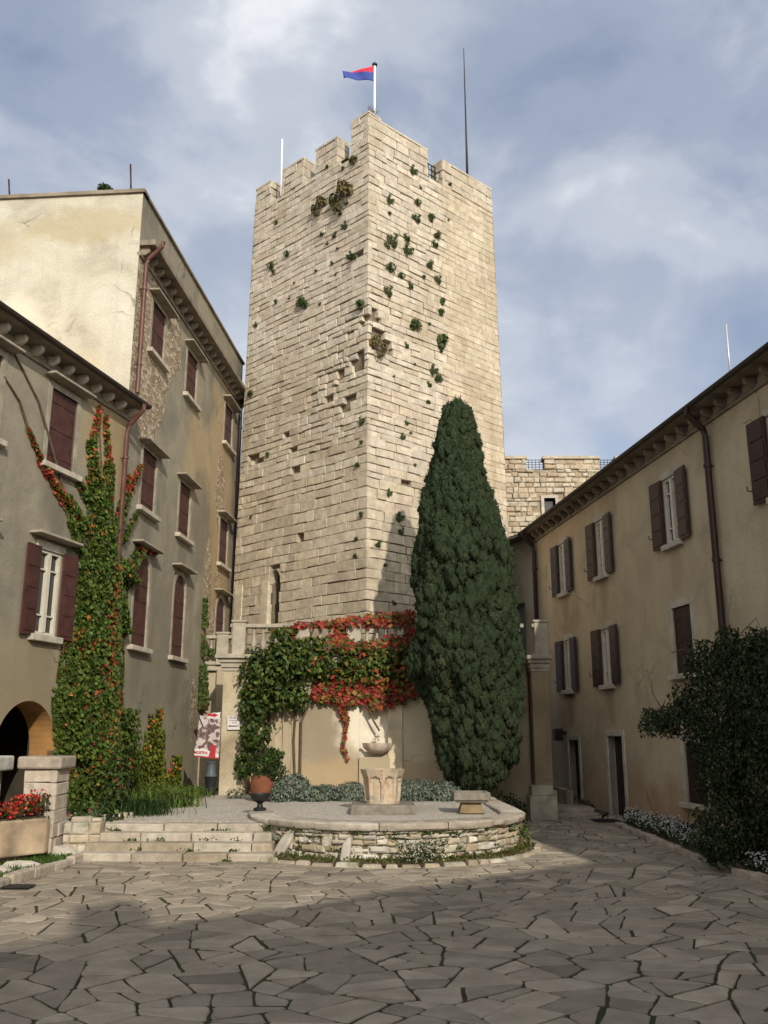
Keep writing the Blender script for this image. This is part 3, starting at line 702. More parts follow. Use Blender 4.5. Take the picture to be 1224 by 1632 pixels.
# --- left tall building
F2 = Facade((-5.17, 26.24), 4.5, 1)
tb = thing('house', F2(-3, 0, -2), 'tall grey rendered house beside the tower with bare cream side wall', 'house')
ST2 = tuple((u, z-.6, .42, .7, (.13, .12, .09), .55) for u in (-5.66, -2.76, 1.42) for z in (10.98, 7.08, 3.9))
pl2 = plaster('grey_render_tall', (.255, .23, .172), (.15, .14, .112), (.335, .3, .222), streak=.5,
              patches=((-5.6, 11.9, 1.9, 1.5), (-6.1, 10.3, 1.35, 1.5), (-6.1, 9.2, .7, .8), (.75, 9.3, .55, 1.25), (-.15, 6.2, .38, 1.5), (.9, 6.6, .35, .35), (-1.0, 2.6, .28, .9), (.6, 5.0, .7, .6)),
              zone=ST2+((.8, 9.8, 1.7, 3.4, (.37, .27, .145), .6), (-1.8, 9.6, 1.3, 1.6, (.40, .30, .16), .55), (-1.2, 8.0, 1.0, 1.6, (.14, .125, .10), .6), (-4.5, 4, 2.5, 2.2, (.19, .17, .12), .5), (1.2, 6.5, 1.6, 2.5, (.36, .25, .12), .6), (-3.5, 1.4, 3, .9, (.25, .22, .15), .5)))
cols = (-5.66, -2.76, 1.42)
hl = []
for k, u in enumerate(cols): hl += [(u-.5, u+.5, 10.98, 12.3), (u-.5, u+.5, 7.08, 8.52), (u-.5, u+.5, 3.9, 6.05)]
m = MB(); m.wall(F2, -7.3, 3.0, 0, 14.5, hl, .16); m.build('wall', pl2, tb)
for u in cols:
    closed_window(F2, tb, u, .98, 10.98, 12.3, M['maroon'], lintel=12.42, lw=.30)
    closed_window(F2, tb, u, .98, 7.08, 8.52, M['maroon'], lintel=8.62, lw=.30)
    closed_window(F2, tb, u, .98, 3.9, 6.05, M['maroon'], arch=.55, lintel=6.2, lw=.28)
eave(F2, tb, -7.3, 2.95, 13.18, .38, .5, None, .14, False)
m = MB(); m.fbox(F2, -7.34, 3.05, 14.5, 14.58, -.4, .06); m.build('coping', M['eave'], tb, bevel=.01)
downpipe(F2, tb, -7.1, 13.3, 9.5, M['pipe']); downpipe(F2, tb, 2.5, 13.2, 4.0, M['pipe_dark'])
SW = Facade(F2(-7.3, 0)[:2], 4.5-90, -1)          # cream side wall facing the camera
plw = plaster('cream_side_wall', (.46, .44, .36), (.30, .28, .215), (.56, .545, .465), streak=.25, zone=((1.2, 13.7, 2, .5, (.36, .31, .2), .7), (5, 13.2, 2.5, .8, (.42, .37, .25), .6), (3, 11, 1.3, .9, (.66, .63, .52), .6), (6, 10, 3, 1, (.45, .4, .27), .5), (1.4, 9.5, 1, 1.2, (.5, .45, .31), .5)))
m = MB(); m.wall(SW, 0, 12, 7.5, 14.5); m.build('side_wall', plw, tb)
m = MB(); m.fbox(SW, -.06, 12, 14.5, 14.6, -.3, .06); m.build('side_coping', M['eave'], tb, bevel=.01)
m = MB(); m.fbox(F2, -7.2, 2.9, 14.3, 14.4, -12, -.2); m.build('roof', M['tile'], tb)
for (px, py, pb_, lab) in ((208, 262, 300, 'rusty rod on the cream parapet near its right corner'), (14, 286, 308, 'short rusty rod on the cream parapet near the left picture edge')):
    a, b = at(px, py, 19.2), at(px+2, pb_, 19.2); b[2] = 14.55; tube_thing('metal_rod', [b, a], .022, M['pipe_dark'], lab, 'rod')

# --- right building
F3 = Facade((5.8, 22.44), -7.81, -1)
rb = thing('house', F3(-3, 0, -3), 'long cream rendered house in shade on the right', 'house')
ST3 = tuple((u, z-.5, .3, .6, (.27, .21, .14), .6) for u, z in ((-3.5, 6), (.66, 6), (3.7, 6), (.68, 3.2), (3.66, 3.2), (-3.55, 3.2), (-7.75, 6)))
pl3 = plaster('cream_render_right', (.45, .37, .255), (.32, .26, .175), (.53, .445, .315), streak=.3, zone=ST3+((-6, .3, 6, .9, (.35, .19, .10), .6), (.8, .6, 3, .8, (.33, .20, .11), .5), (-2, 5, 3, 1.5, (.40, .32, .21), .4), (4, 8, 4, .7, (.42, .31, .19), .4)))
UPW = [(-7.75, 6.0, 7.46), (-3.50, 6.0, 7.46), (.66, 6.0, 7.46), (3.7, 6.0, 7.46)]
LOW = [(-7.75, 3.2, 4.60), (.68, 3.2, 4.60), (3.66, 3.2, 4.60)]
hl = [(u-.33, u+.33, a, b) for u, a, b in UPW+LOW[1:]]+[(-3.98, -3.12, 3.2, 4.6), (-8.2, -7.2, 3.2, 4.6), (-4.1, -3.2, .62, 1.8), (.05, .98, 0, 1.92), (3.14, 3.95, 0.18, 1.8)]
m = MB(); m.wall(F3, -27, 6.6, -.1, 8.32, hl, .17); m.build('wall', pl3, rb)
m = MB(); m.fbox(F3, -27, 6.5, 0, 8.4, -7, -.6); m.build('body', M['dark'], rb)
for u, a, b in UPW+LOW[1:]: open_window(F3, rb, u, .66, a, b, M['brown'], .54, M['white_stone'])
def trim_window(f, root, u0, u1, z0, z1, shut):
    w = closed_window(f, root, (u0+u1)/2, u1-u0, z0, z1, shut, trim=False)
    t = MB(); b = .15; t.fbox(f, u0-b, u0, z0, z1, -.1, .02); t.fbox(f, u1, u1+b, z0, z1, -.1, .02); t.fbox(f, u0-b, u1+b, z1, z1+b, -.1, .02); t.build('surround', M['white_stone'], w, bevel=.008); return w
trim_window(F3, rb, -3.98, -3.12, 3.2, 4.6, M['brown']); trim_window(F3, rb, -8.2, -7.2, 3.2, 4.6, M['maroon']); trim_window(F3, rb, -4.1, -3.2, .62, 1.8, M['brown'])
def doorway(f, root, u0, u1, z0, z1, wood):
    d = MB(); d.fbox(f, u0-.02, u1+.02, z0, z1, -.22, -.17)
    for k in range(1, 4): uu = u0+(u1-u0)*k/4; d.fbox(f, uu-.006, uu+.006, z0+.03, z1-.03, -.17, -.162)
    dd = d.build('door', wood, root)
    t = MB(); b = .14
    t.fbox(f, u0-b, u0, z0, z1, -.17, .03); t.fbox(f, u1, u1+b, z0, z1, -.17, .03); t.fbox(f, u0-b, u1+b, z1, z1+b, -.17, .03); t.build('door_frame', M['white_stone'], dd, bevel=.01)
    h = MB(); h.tube([f(u0+.1, (z0+z1)/2, -.17), f(u0+.1, (z0+z1)/2, -.12), f(u0+.2, (z0+z1)/2, -.12)], .012, 6); h.build('handle', M['iron'], dd)
dw = plain('dark_door_wood', (.022, .016, .013), .6, .3, 5, bmp=.2)
doorway(F3, rb, .05, .98, 0.02, 1.92, dw); doorway(F3, rb, 3.14, 3.95, .2, 1.8, dw)
eave(F3, rb, -27, 6.6, 8.36, .42, .55, None)
downpipe(F3, rb, -5.42, 8.34, .3, M['pipe_dark'], r=.07); downpipe(F3, rb, 6.15, 8.34, 4.6, M['pipe_dark'], r=.07, bend=.25)
F4 = Facade(F3(6.6, 0)[:2], -24, -1)
m = MB(); m.wall(F4, 0, 3.2, 0, 8.32, [(.6, 1.5, 3.9, 6.2)], .2); m.build('end_wall', pl3, rb)
m = MB(); m.fbox(F4, .55, 1.55, 3.9, 6.22, -.3, -.2); m.build('terrace_door', plain('grey_door', (.16, .16, .15), .6, .15, 4, bmp=.1), rb)
m = MB(); m.fbox(F4, 0.02, 3.2, 8.3, 8.42, -.3, .4); m.build('end_eave', M['eave'], rb, bevel=.01)
m = MB(); m.hexa([F3(-27, 8.44, .36), F3(6.6, 8.44, .36), F3(6.6, 10.4, -5), F3(-27, 10.4, -5), F3(-27, 8.5, .36), F3(6.6, 8.5, .36), F3(6.6, 10.5, -5), F3(-27, 10.5, -5)])
m.build('roof', M['tile'], rb)
# iron shutter hooks
for u, a, b in UPW+LOW[1:]:
    h = MB(); h.tube([F3(u+.95, a+.25, 0), F3(u+.95, a+.25, .14), F3(u+.95, a+.33, .15)], .012, 6); h.build('shutter_hook', M['iron'], rb)
a, b = at(1157, 517, 15.9), at(1163, 590, 15.9); b[2] -= .3
tube_thing('antenna', [b, a], .018, M['steel'], 'thin grey pole above the roof of the right house', 'antenna')
lp = thing('wall_lantern', F3(4.2, 1.95, 0), 'small dark lantern on the wall beside the farther right doorway', 'lantern')
m = MB(); m.fbox(F3, 4.15, 4.25, 1.95, 2.05, 0, .12); m.build('bracket', M['iron'], lp)
m = MB(); m.fbox(F3, 4.06, 4.34, 1.78, 2.12, .12, .36); m.build('lamp_box', M['pipe_dark'], lp, bevel=.02)

# --- rear wing behind the viewer: throws the shade over the near paving
RA, RBq = np.array([8.75, -1.7]), np.array([8.75-6.47*2.6, -1.7-5.52*2.6])
rd = (RBq-RA)/np.hypot(*(RBq-RA)); rn = np.array([-rd[1], rd[0]]); rn = rn if rn[1] < 0 else -rn
fR = lambda u, z, o=0: (*(RA+rd*u-rn*o), z)
rw = thing('house', fR(8, 0, -2), 'rear wing of the courtyard whose shade lies over the near paving', 'house')
RWL = float(np.hypot(*(RBq-RA)))
m = MB(); m.fbox(fR, -1, RWL, 0, 8.9, -6, 0); m.build('wall', pl3, rw)
m = MB(); m.fbox(fR, -1, RWL, 8.9, 9.0, -6, .35); m.build('eave', M['eave'], rw)
m = MB(); m.fbox(fR, 7.55, 8.2, 9.0, 10.05, -.5, .1); m.build('chimney', pl3, rw)

# ------------------------------------------------------------------ battlemented rubble building behind the right house
bt = thing('castle_building', (7, 37, 0), 'low battlemented rubble building behind the right house', 'castle building')
BF = Facade((at(790, 800, 36)[0], 36.0), 90, 1)
zA = at(880, 748, 36)[2]; zT = at(880, 727, 36)[2]
def bu(px): return float(at(px, 780, 36)[0]-BF.P[0])
wU0, wU1, wZ0, wZ1 = bu(866), bu(884), at(870, 822, 36)[2], at(870, 794, 36)[2]
m = MB()
masonry(m, BF, 0, 10, courses(4, zA, .14, .27), bl=(.16, .45), gap=.03, dj=.03, depth=.1, cham=.03, tone=((.42, .36, .275), (.47, .42, .33), (.38, .31, .225), (.44, .39, .31)), skip=lambda a, b, c, d: b > wU0-.1 and a < wU1+.1 and d > wZ0-.1 and c < wZ1+.1)
m.build('wall', M['far'], bt)
m = MB(); m.wall(lambda u, z, o=0: BF(u, z, o-.06), 0, 10, 0, zA-.02, [(wU0, wU1, wZ0, wZ1)], .3); m.build('core', M['mortar'], bt)
m = MB(); m.fbox(BF, 0, 10, 0, zA-.1, -5, -.4); m.build('body', M['mortar'], bt)
for a, b in ((bu(780), bu(840)), (bu(869), bu(957)), (bu(985), bu(1060))):
    m = MB(); masonry(m, BF, a, b, courses(zA, zT-.12, .16, .3), bl=(.2, .5), gap=.03, dj=.03, depth=.1, cham=.03, tone=((.42, .36, .275), (.47, .42, .33), (.38, .31, .225)))
    m.col = (.4, .33, .24); m.fbox(BF, a+.03, b-.03, zA, zT-.12, -.5, -.05); m.col = (.45, .40, .32); m.fbox(BF, a-.05, b+.05, zT-.12, zT, -.55, .06); m.col = (1, 1, 1)
    m.build('merlon', M['far'], bt)
m = MB(); m.fbox(BF, wU0, wU1, wZ0, wZ1, -.3, -.25); w = m.build('window', M['glass'], bt)
m = MB()
for q in ((wU0-.12, wU0, wZ0, wZ1), (wU1, wU1+.12, wZ0, wZ1), (wU0-.12, wU1+.12, wZ1, wZ1+.12), (wU0-.12, wU1+.12, wZ0-.1, wZ0)): m.fbox(BF, *q, -.25, .06)
m.build('frame', M['white_stone'], w)
for a, b, lb_ in ((bu(840), bu(869), 'iron lattice railing in the left gap of the far battlements'), (bu(957), bu(985), 'iron lattice railing in the right gap of the far battlements')):
    m = MB(); n = int((b-a)/.14)
    for k in range(n+1): u = a+(b-a)*k/n; m.fbox(BF, u-.012, u+.012, zA, zT-.05, -.32, -.30)
    for k in range(5): z = zA+.08+k*(zT-zA-.16)/4; m.fbox(BF, a, b, z-.012, z+.012, -.30, -.285)
    tag(m.build('railing', M['iron'], org=BF((a+b)/2, zA, -.3)), lb_, 'railing')

# ------------------------------------------------------------------ UPPER TERRACE WALL, PILLARS, BALUSTRADE
YW = 23.0; ZL = 3.84
fW = lambda u, z, o=0: (u, YW-o, z)
tw_ = thing('terrace_wall', (0, YW, .5), 'stained ochre terrace wall behind the well with a shallow niche', 'wall')
plo = plaster('ochre_terrace_plaster', (.41, .345, .24), (.23, .18, .12), (.54, .48, .37), streak=.4, patches=((-2.9, 1.0, .35, .5),),
              zone=((-1.5, 1.9, .8, 1.4, (.25, .205, .145), .85), (-.5, 2.3, .75, 1.0, (.66, .61, .50), .95), (.85, 2.2, .5, 1.3, (.55, .48, .34), .7), (-1.2, 1.0, 1.8, .4, (.36, .27, .16), .8), (.8, 1.05, .8, .3, (.40, .31, .2), .8), (3.5, 2, 1.2, 3, (.28, .22, .14), .6)))
NI = (-.62, .09, 1.55, 2.9)
m = MB(); m.wall(fW, -3.3, 3.6, 0, ZL-.12, [NI], .16, step=1); m.build('wall', plo, tw_)
m = MB(); m.fbox(fW, NI[0], NI[1], NI[2], NI[3], -.2, -.16); m.build('niche', plain('white_niche_plaster', (.60, .55, .45), .9, .2, 2, bmp=.4), tw_)
for a, b, o in ((.10, .46, .05), (-2.52, -2.36, .06), (-2.3, -2.12, .04), (-2.86, -2.7, .05)):
    m = MB(); m.fbox(fW, a, b, .5, 3.2, -.05, o); m.build('pilaster', plo if a < .1 else plain('pale_pilaster_plaster', (.52, .45, .32), .9, .2, 3, bmp=.4), tw_, bevel=.01)
m = MB(); m.fbox(fW, -.62, .14, .5, 1.42, -.05, .10); m.build('basin_block', plo, tw_, bevel=.02)
m = MB(); m.fbox(fW, -3.3, 3.6, ZL-.12, ZL+.02, -.2, .14); m.build('ledge', M['cast'], tw_, bevel=.02)
m = MB(); m.box(-3.4, 4.0, YW+.25, 27.5, 2.9, ZL-.02); m.box(-5.2, -3.97, 26.1, 27.5, 2.9, ZL-.03)
m.box(-3.9, -3.42, 23.1, 27.4, 0, ZL-.03); m.build('terrace_slab', M['mortar'], tw_)
m = MB(); m.box(3.6, 4.05, YW+.2, 27.5, 0, ZL-.14); m.build('return_wall', plo, tw_)
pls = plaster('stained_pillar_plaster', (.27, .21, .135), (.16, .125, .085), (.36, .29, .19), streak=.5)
def pillar(x0, x1, yf, z0, zt, label, plinth=True, depth=.7):
    p = thing('pillar', ((x0+x1)/2, yf+.3, z0), label, 'pillar')
    f = lambda u, z, o=0: (u, yf-o, z)
    m = MB(); m.wall(f, x0, x1, z0, zt-.4, step=.6)
    g1 = lambda u, z, o=0: (x0-o, yf+u, z); g2 = lambda u, z, o=0: (x1+o, yf+u, z)
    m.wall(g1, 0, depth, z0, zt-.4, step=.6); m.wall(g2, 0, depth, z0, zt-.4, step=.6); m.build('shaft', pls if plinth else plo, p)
    m = MB()
    for k, (za, zb, o) in enumerate(((zt-.4, zt-.32, .03), (zt-.32, zt-.2, .07), (zt-.2, zt-.1, .12), (zt-.1, zt, .2))): o *= .55 if plinth else 1; m.box(x0-o, x1+o, yf-o, yf+depth, za, zb-.002)
    m.build('capital', M['cast'], p, bevel=.015)
    if plinth: m = MB(); m.box(x0-.08, x1+.08, yf-.08, yf+depth, z0, z0+.35); m.build('plinth', M['cast'], p, bevel=.015)
    return p
pillar(-3.95, -3.33, 22.4, .5, ZL+.04, 'tall ochre rendered pillar with moulded cap left of the vine', False)
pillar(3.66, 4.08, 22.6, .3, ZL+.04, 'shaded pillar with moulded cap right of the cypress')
# passage at the left of the pillar
pw = thing('passage_wall', (-4.6, 24, .5), 'recessed rendered wall under the short balustrade beside the tall house', 'wall')
fP = lambda u, z, o=0: (u, 26.0-o, z)
m = MB(); m.wall(fP, -5.35, -3.6, .3, ZL-.1, step=.6); m.build('wall', plo, pw)
m = MB(); m.fbox(fP, -5.3, -3.6, ZL-.12, ZL+.02, -.1, .12); m.build('ledge', M['cast'], pw, bevel=.02)
m = MB(); m.fbox(fP, -4.75, -4.5, .4, ZL-.12, 0, .18); m.build('pilaster', plo, pw, bevel=.01)
BP = [(.055, 0), (.055, .05), (.035, .07), (.05, .12), (.075, .22), (.07, .30), (.04, .42), (.032, .52), (.045, .56), (.055, .6), (.055, .64)]
def balustrade(x0, x1, y, z, label, peds=(), h=.86, stp=.24):
    b = thing('balustrade', ((x0+x1)/2, y, z), label, 'balustrade')
    m = MB(); m.box(x0, x1, y-.13, y+.13, z+.76, z+h); m.build('rail', M['cast'], b, bevel=.02)
    m = MB(); m.box(x0, x1, y-.12, y+.12, z+.02, z+.12); m.build('base_course', M['cast'], b, bevel=.015)
    for px in peds: m = MB(); m.box(px-.17, px+.17, y-.16, y+.16, z+.02, z+h+.03); m.box(px-.2, px+.2, y-.19, y+.19, z+h+.03, z+h+.09); m.build('pedestal', M['cast'], b, bevel=.015)
    n = int((x1-x0)/stp); me = None
    for k in range(n):
        x = x0+(k+.5)*(x1-x0)/n
        if any(abs(x-q) < .24 for q in peds): continue
        if me is None:
            mm = MB(); mm.lathe((x, y, z+.12), BP, 10); o = mm.build('baluster', M['cast'], b, org=(x, y, z+.12), smooth=2); me = o
        else:
            o = me.copy(); COL.objects.link(o); o.parent = b; o.location = np.array((x, y, z+.12))-WORG[b.name]
    return b
balustrade(-3.92, 3.55, 22.98, ZL, 'long weathered stone balustrade along the terrace above the vine', (-3.68, -2.05, -.75, .75, 2.1))
balustrade(-5.1, -4.0, 25.95, ZL+.02, 'short stone balustrade between the tall house and the left pillar', (-4.62,))
balustrade(3.75, 4.1, 22.95, ZL, 'short end of stone balustrade right of the cypress', (3.98,))
# ------------------------------------------------------------------ ROUND TERRACE WALL
rt = thing('round_wall', (CX, CY, 0), 'curved low rubble wall with pale coping round the well terrace', 'wall')
RR = 2.47
LARC = RR*math.pi; 
def fC(u, z, o=0):       # u: metres along the wall, from the left end through the front to the right and straight back
    u0 = R(12)*RR
    if u < math.pi*RR: a = math.pi+u/RR; return (CX+(RR+o)*math.cos(a), CY+(RR+o)*math.sin(a), z)
    return (CX+RR+o-.03*(u-math.pi*RR), CY+(u-math.pi*RR), z)
m = MB(); LT = math.pi*RR+5.0
masonry(m, fC, .1, LT, [0, .13, .25, .35, .42, .49], bl=(.15, .33), gap=.022, dj=.02, depth=.1, cham=.02, tone=((.46, .42, .34), (.52, .48, .39), (.42, .37, .28), (.56, .53, .46), (.44, .36, .25)), tv=.16)
m.build('stonework', M['rubble'], rt)
m = MB(); m.wall(lambda u, z, o=0: fC(u, z, o-.05), 0, LT, 0, .5, step=.25); m.build('core', plain('mossy_mortar', (.11, .10, .055), .95, .5, 3, bmp=.6), rt)
u = -.05
m = MB(); k = 0
while u < LT:
    l = random.uniform(.75, 1.15); ub = min(u+l, LT); g = 1+random.gauss(0, .1); m.col = tuple(c*g for c in random.choice(((.46, .41, .34), (.40, .35, .28), (.52, .48, .40), (.44, .38, .31))))
    n = max(2, int((ub-u)/.12)); dz = random.uniform(-.012, .012)
    pf = [(-.36, .485), (.05, .485), (.075, .515), (.08, .57+dz), (.055, .592+dz), (-.34, .6+dz), (-.36, .585+dz)]
    rings = []
    for q in range(n+1):
        uu = u+.008+(ub-u-.016)*q/n; rings.append([m.V(fC(uu, z, o+random.uniform(-.012, .012))) for o, z in pf])
    for a, b in zip(rings, rings[1:]):
        for q in range(7): r2 = (q+1) % 7; m.F(a[q], a[r2], b[r2], b[q])
    m.F(*rings[0][::-1]); m.F(*rings[-1]); u = ub
m.col = (1, 1, 1); m.build('coping', M['rim'], rt, smooth=2)
# small edging stones at its foot, and the weedy strip between
ed = MB()
a = R(197)
while a < R(348):
    r = 3.02-.28*max(0, (a-R(290))/R(58)); l = random.uniform(.2, .42); a2 = a+l/r
    fn = lambda u, z, o=0, r=r: (CX+(r+o)*math.cos(u), CY-.02+(r+o)*math.sin(u), z)
    g = random.uniform(.8, 1.2); ed.col = tuple(c*g for c in random.choice(((.42, .36, .28), (.36, .3, .22), (.46, .42, .35))))
    h = random.uniform(.05, .085)
    ed.hexa([fn(a+.006, 0, .07), fn(a2-.008, 0, .07), fn(a2-.008, 0, -.07), fn(a+.006, 0, -.07), fn(a+.012, h, .05+random.uniform(-.01, .01)), fn(a2-.016, h*random.uniform(.8, 1.1), .05), fn(a2-.016, h, -.05), fn(a+.012, h, -.05)]); a = a2
tag(ed.build('kerb', M['rubble'], org=(CX, CY-3, 0), bevel=.015), 'ring of small edging stones round the foot of the curved wall', 'kerb')
mo = MB(); n = 60; ri = [mo.V((CX+2.4*math.cos(R(195+155*k/n)), CY+2.4*math.sin(R(195+155*k/n)), .06+random.uniform(-.02, .03))) for k in range(n+1)]
rm = [mo.V((CX+2.75*math.cos(R(195+155*k/n)), CY+2.75*math.sin(R(195+155*k/n)), .05+random.uniform(-.02, .02))) for k in range(n+1)]
ro = [mo.V((CX+(3.02-.28*max(0, (155*k/n-95)/58))*math.cos(R(195+155*k/n)), CY+(3.02-.28*max(0, (155*k/n-95)/58))*math.sin(R(195+155*k/n)), .03)) for k in range(n+1)]
for k in range(n): mo.F(ri[k], ri[k+1], rm[k+1], rm[k]); mo.F(rm[k], rm[k+1], ro[k+1], ro[k])
tag(mo.build('soil', M['soil'], fix=True), 'strip of dark soil at the foot of the curved wall', 'soil', kind='structure')
def leaning(px, py, w, h, lean, tilt, label):
    p = atz(px, py, .03); m = MB(); j = lambda: random.uniform(-.025, .025); d = .09
    dx = p[0]-CX; dy = p[1]-CY; L = math.hypot(dx, dy); inx, iny = -dx/L, -dy/L; tx, ty = -iny, inx
    def q(u, z, o): zz = z; uu = u+tilt*z; oo = o+lean*z; return (p[0]-tx*uu*-1+inx*oo, p[1]-ty*uu*-1+iny*oo, zz)
    pts = [(-w/2, 0), (w/2, 0), (w*.46, h*.7), (w*.2, h), (-w*.28, h*.97), (-w*.5, h*.55)]
    pts = [(a+j(), max(0, b+j()*.6) if b else -.03) for a, b in pts]
    a = [m.V(q(u, z, 0)) for u, z in pts]; b = [m.V(q(u, z, d)) for u, z in pts]; n = len(pts); m.F(*a); m.F(*b[::-1])
    for i in range(n): k = (i+1) % n; m.F(a[i], b[i], b[k], a[k])
    tag(m.build('stone_slab', plain('pale_slab', (.40, .365, .31), .9, .2, 5, bmp=.5), org=p, bevel=.025), label, 'stone', 'slabs leaning on the curved wall')
leaning(434, 1366, .24, .46, .55, -.35, 'pale pointed slab leaning on the left part of the curved wall')
leaning(546, 1376, .17, .40, .5, -.12, 'narrow upright pale slab leaning on the front of the curved wall')
leaning(748, 1362, .19, .30, .6, .2, 'small pale slab leaning on the right part of the curved wall')

# ------------------------------------------------------------------ STEPS
st = thing('stone_steps', (-3.5, 15.2, 0), 'four long worn stone steps up to the gravel terrace', 'steps')
tr = .125
for k in range(4):
    y0 = 15.22+.31*k; m = MB(); x = -4.95+.05*k; xe = -1.75-.06*k
    while x < xe:
        l = random.uniform(.5, 1.1); xb = min(x+l, xe)
        if xe-xb < .3: xb = xe
        g = random.uniform(.85, 1.12); m.col = tuple(c*g for c in random.choice(((.40, .35, .275), (.36, .305, .225), (.43, .385, .315))))
        dy = random.uniform(-.02, .02); jt = lambda: random.uniform(-.014, .014); zt_ = tr*(k+1)+random.uniform(-.008, .004)
        m.hexa([(x+.006, y0+dy+jt(), tr*k-.02), (xb-.006, y0+dy+jt(), tr*k-.02), (xb-.006, y0+.42, tr*k-.02), (x+.006, y0+.42, tr*k-.02), (x+.006+abs(jt()), y0+dy+jt()+.008, zt_+jt()*.5), (xb-.006-abs(jt()), y0+dy+jt()+.008, zt_+jt()*.5), (xb-.006, y0+.42, zt_), (x+.006, y0+.42, zt_)]); x = xb
    m.build('step', M['rim'], st, bevel=.018)
# low cheek wall at the left end of the steps
ck = MB(); zz = [0, .2, .36, .55]
fck = lambda u, z, o=0: (-5.35+u, 15.75-o+.0*u, z)
masonry(ck, fck, 0, .62, zz, bl=(.2, .4), gap=.02, dj=.02, depth=.3, cham=.025, tone=((.5, .45, .37), (.45, .38, .28)))
ck.col = (.4, .34, .25); ck.box(-5.33, -4.75, 15.8, 16.3, 0, .5)
tag(ck.build('low_wall', M['rubble'], org=(-5.05, 15.8, 0)), 'rough block of stone wall at the left end of the steps', 'wall')

# ------------------------------------------------------------------ WELL, BASIN, TROUGH, URN, POT
wl = thing('wellhead', (-.03, 17.85, .56), 'carved octagonal stone wellhead with arches on a square plinth', 'well')
m = MB(); m.box(-.62, .58, 17.3, 18.4, .5, .71); m.build('plinth', M['tough'], wl, bevel=.03)
m = MB(); nA, nZ = 96, 26; cx, cy = -.03, 17.82; H = .62; G = []
for j in range(nZ+1):
    t = j/nZ; row = []
    for i in range(nA):
        a = 2*math.pi*i/nA+math.pi/8; r0 = .325+.035*t
        sq = 1/max(abs(math.cos(a)), abs(math.sin(a))); ocr = 1/math.cos((a % (math.pi/4))-math.pi/8)
        tt = max(0, (t-.72)/.28); r = r0*(1*(1-.5*t)+ocr*.985*.5*t)+tt*.05*(1 if sq < 1.3 else 1.12)
        ph = ((a/(math.pi/4)) % 1)-.5; hw = .34
        ztop = .62; inside = abs(ph) < hw and (t < ztop or ((ph/hw)**2+((t-ztop)/.17)**2) < 1) and t > .08
        if inside: r -= .055
        elif abs(ph) > .42: r += .008
        row.append(m.V((cx+r*math.cos(a), cy+r*math.sin(a), .71+t*H)))
    G.append(row)
for j in range(nZ):
    for i in range(nA): k = (i+1) % nA; m.F(G[j][i], G[j][k], G[j+1][k], G[j+1][i])
ins = [m.V((cx+.31*math.cos(2*math.pi*i/nA+math.pi/8), cy+.31*math.sin(2*math.pi*i/nA+math.pi/8), .71+H)) for i in range(nA)]
inb = [m.V((cx+.29*math.cos(2*math.pi*i/nA+math.pi/8), cy+.29*math.sin(2*math.pi*i/nA+math.pi/8), .75)) for i in range(nA)]
for i in range(nA): k = (i+1) % nA; m.F(G[nZ][i], G[nZ][k], ins[k], ins[i]); m.F(ins[i], ins[k], inb[k], inb[i])
m.F(*inb)
def well_mat():
    mt, nt, b = newmat('rosy_well_stone'); r = ramp(nt, [(.3, (.36, .30, .23)), (.48, (.48, .40, .30)), (.58, (.46, .31, .19)), (.68, (.53, .47, .38))], noise(nt, 3.4, 7, .6, dist=.5))
    s = ramp(nt, [(.5, 0.0), (.7, .6)], noise(nt, 9, 6, .65)); c = mix(nt, s.outputs[0], r.outputs[0], (.16, .13, .10)); nt.links.new(c, b.inputs[0]); bump(nt, b, noise(nt, 22, 6, .65), .5, .02); return mt
m.build('drum', well_mat(), wl, smooth=2)
# shell basin on the wall
bs = MB(); bx, by, bz = -.16, YW-.09, 1.52; nA, nT = 40, 12; G = []
for j in range(nT+1):
    t = j/nT; row = []
    for i in range(nA+1):
        a = math.pi+math.pi*i/nA; r = .36*math.sin(t*math.pi/2)**.8; fl_ = 1+.07*abs(math.sin(a*5))*t
        row.append(bs.V((bx+r*fl_*math.cos(a), by+r*fl_*.95*math.sin(a), bz-.02+.24*(1-math.cos(t*math.pi/2)) if t < 1 else bz+.24)))
    G.append(row)
for j in range(nT):
    for i in range(nA): bs.F(G[j][i], G[j][i+1], G[j+1][i+1], G[j+1][i])
top = [bs.V((bx+.31*math.cos(math.pi+math.pi*i/nA), by+.29*math.sin(math.pi+math.pi*i/nA), bz+.235)) for i in range(nA+1)]; dn = [bs.V((bx+.2*math.cos(math.pi+math.pi*i/nA), by+.18*math.sin(math.pi+math.pi*i/nA), bz+.14)) for i in range(nA+1)]
for i in range(nA): bs.F(G[nT][i], G[nT][i+1], top[i+1], top[i]); bs.F(top[i], top[i+1], dn[i+1], dn[i])
bs.F(*dn)
tag(bs.build('wall_basin', plain('pink_shell_stone', (.42, .34, .28), .85, .3, 6, bmp=.5), org=(bx, by, bz), smooth=2), 'fluted shell shaped stone basin fixed to the terrace wall above the well', 'basin')
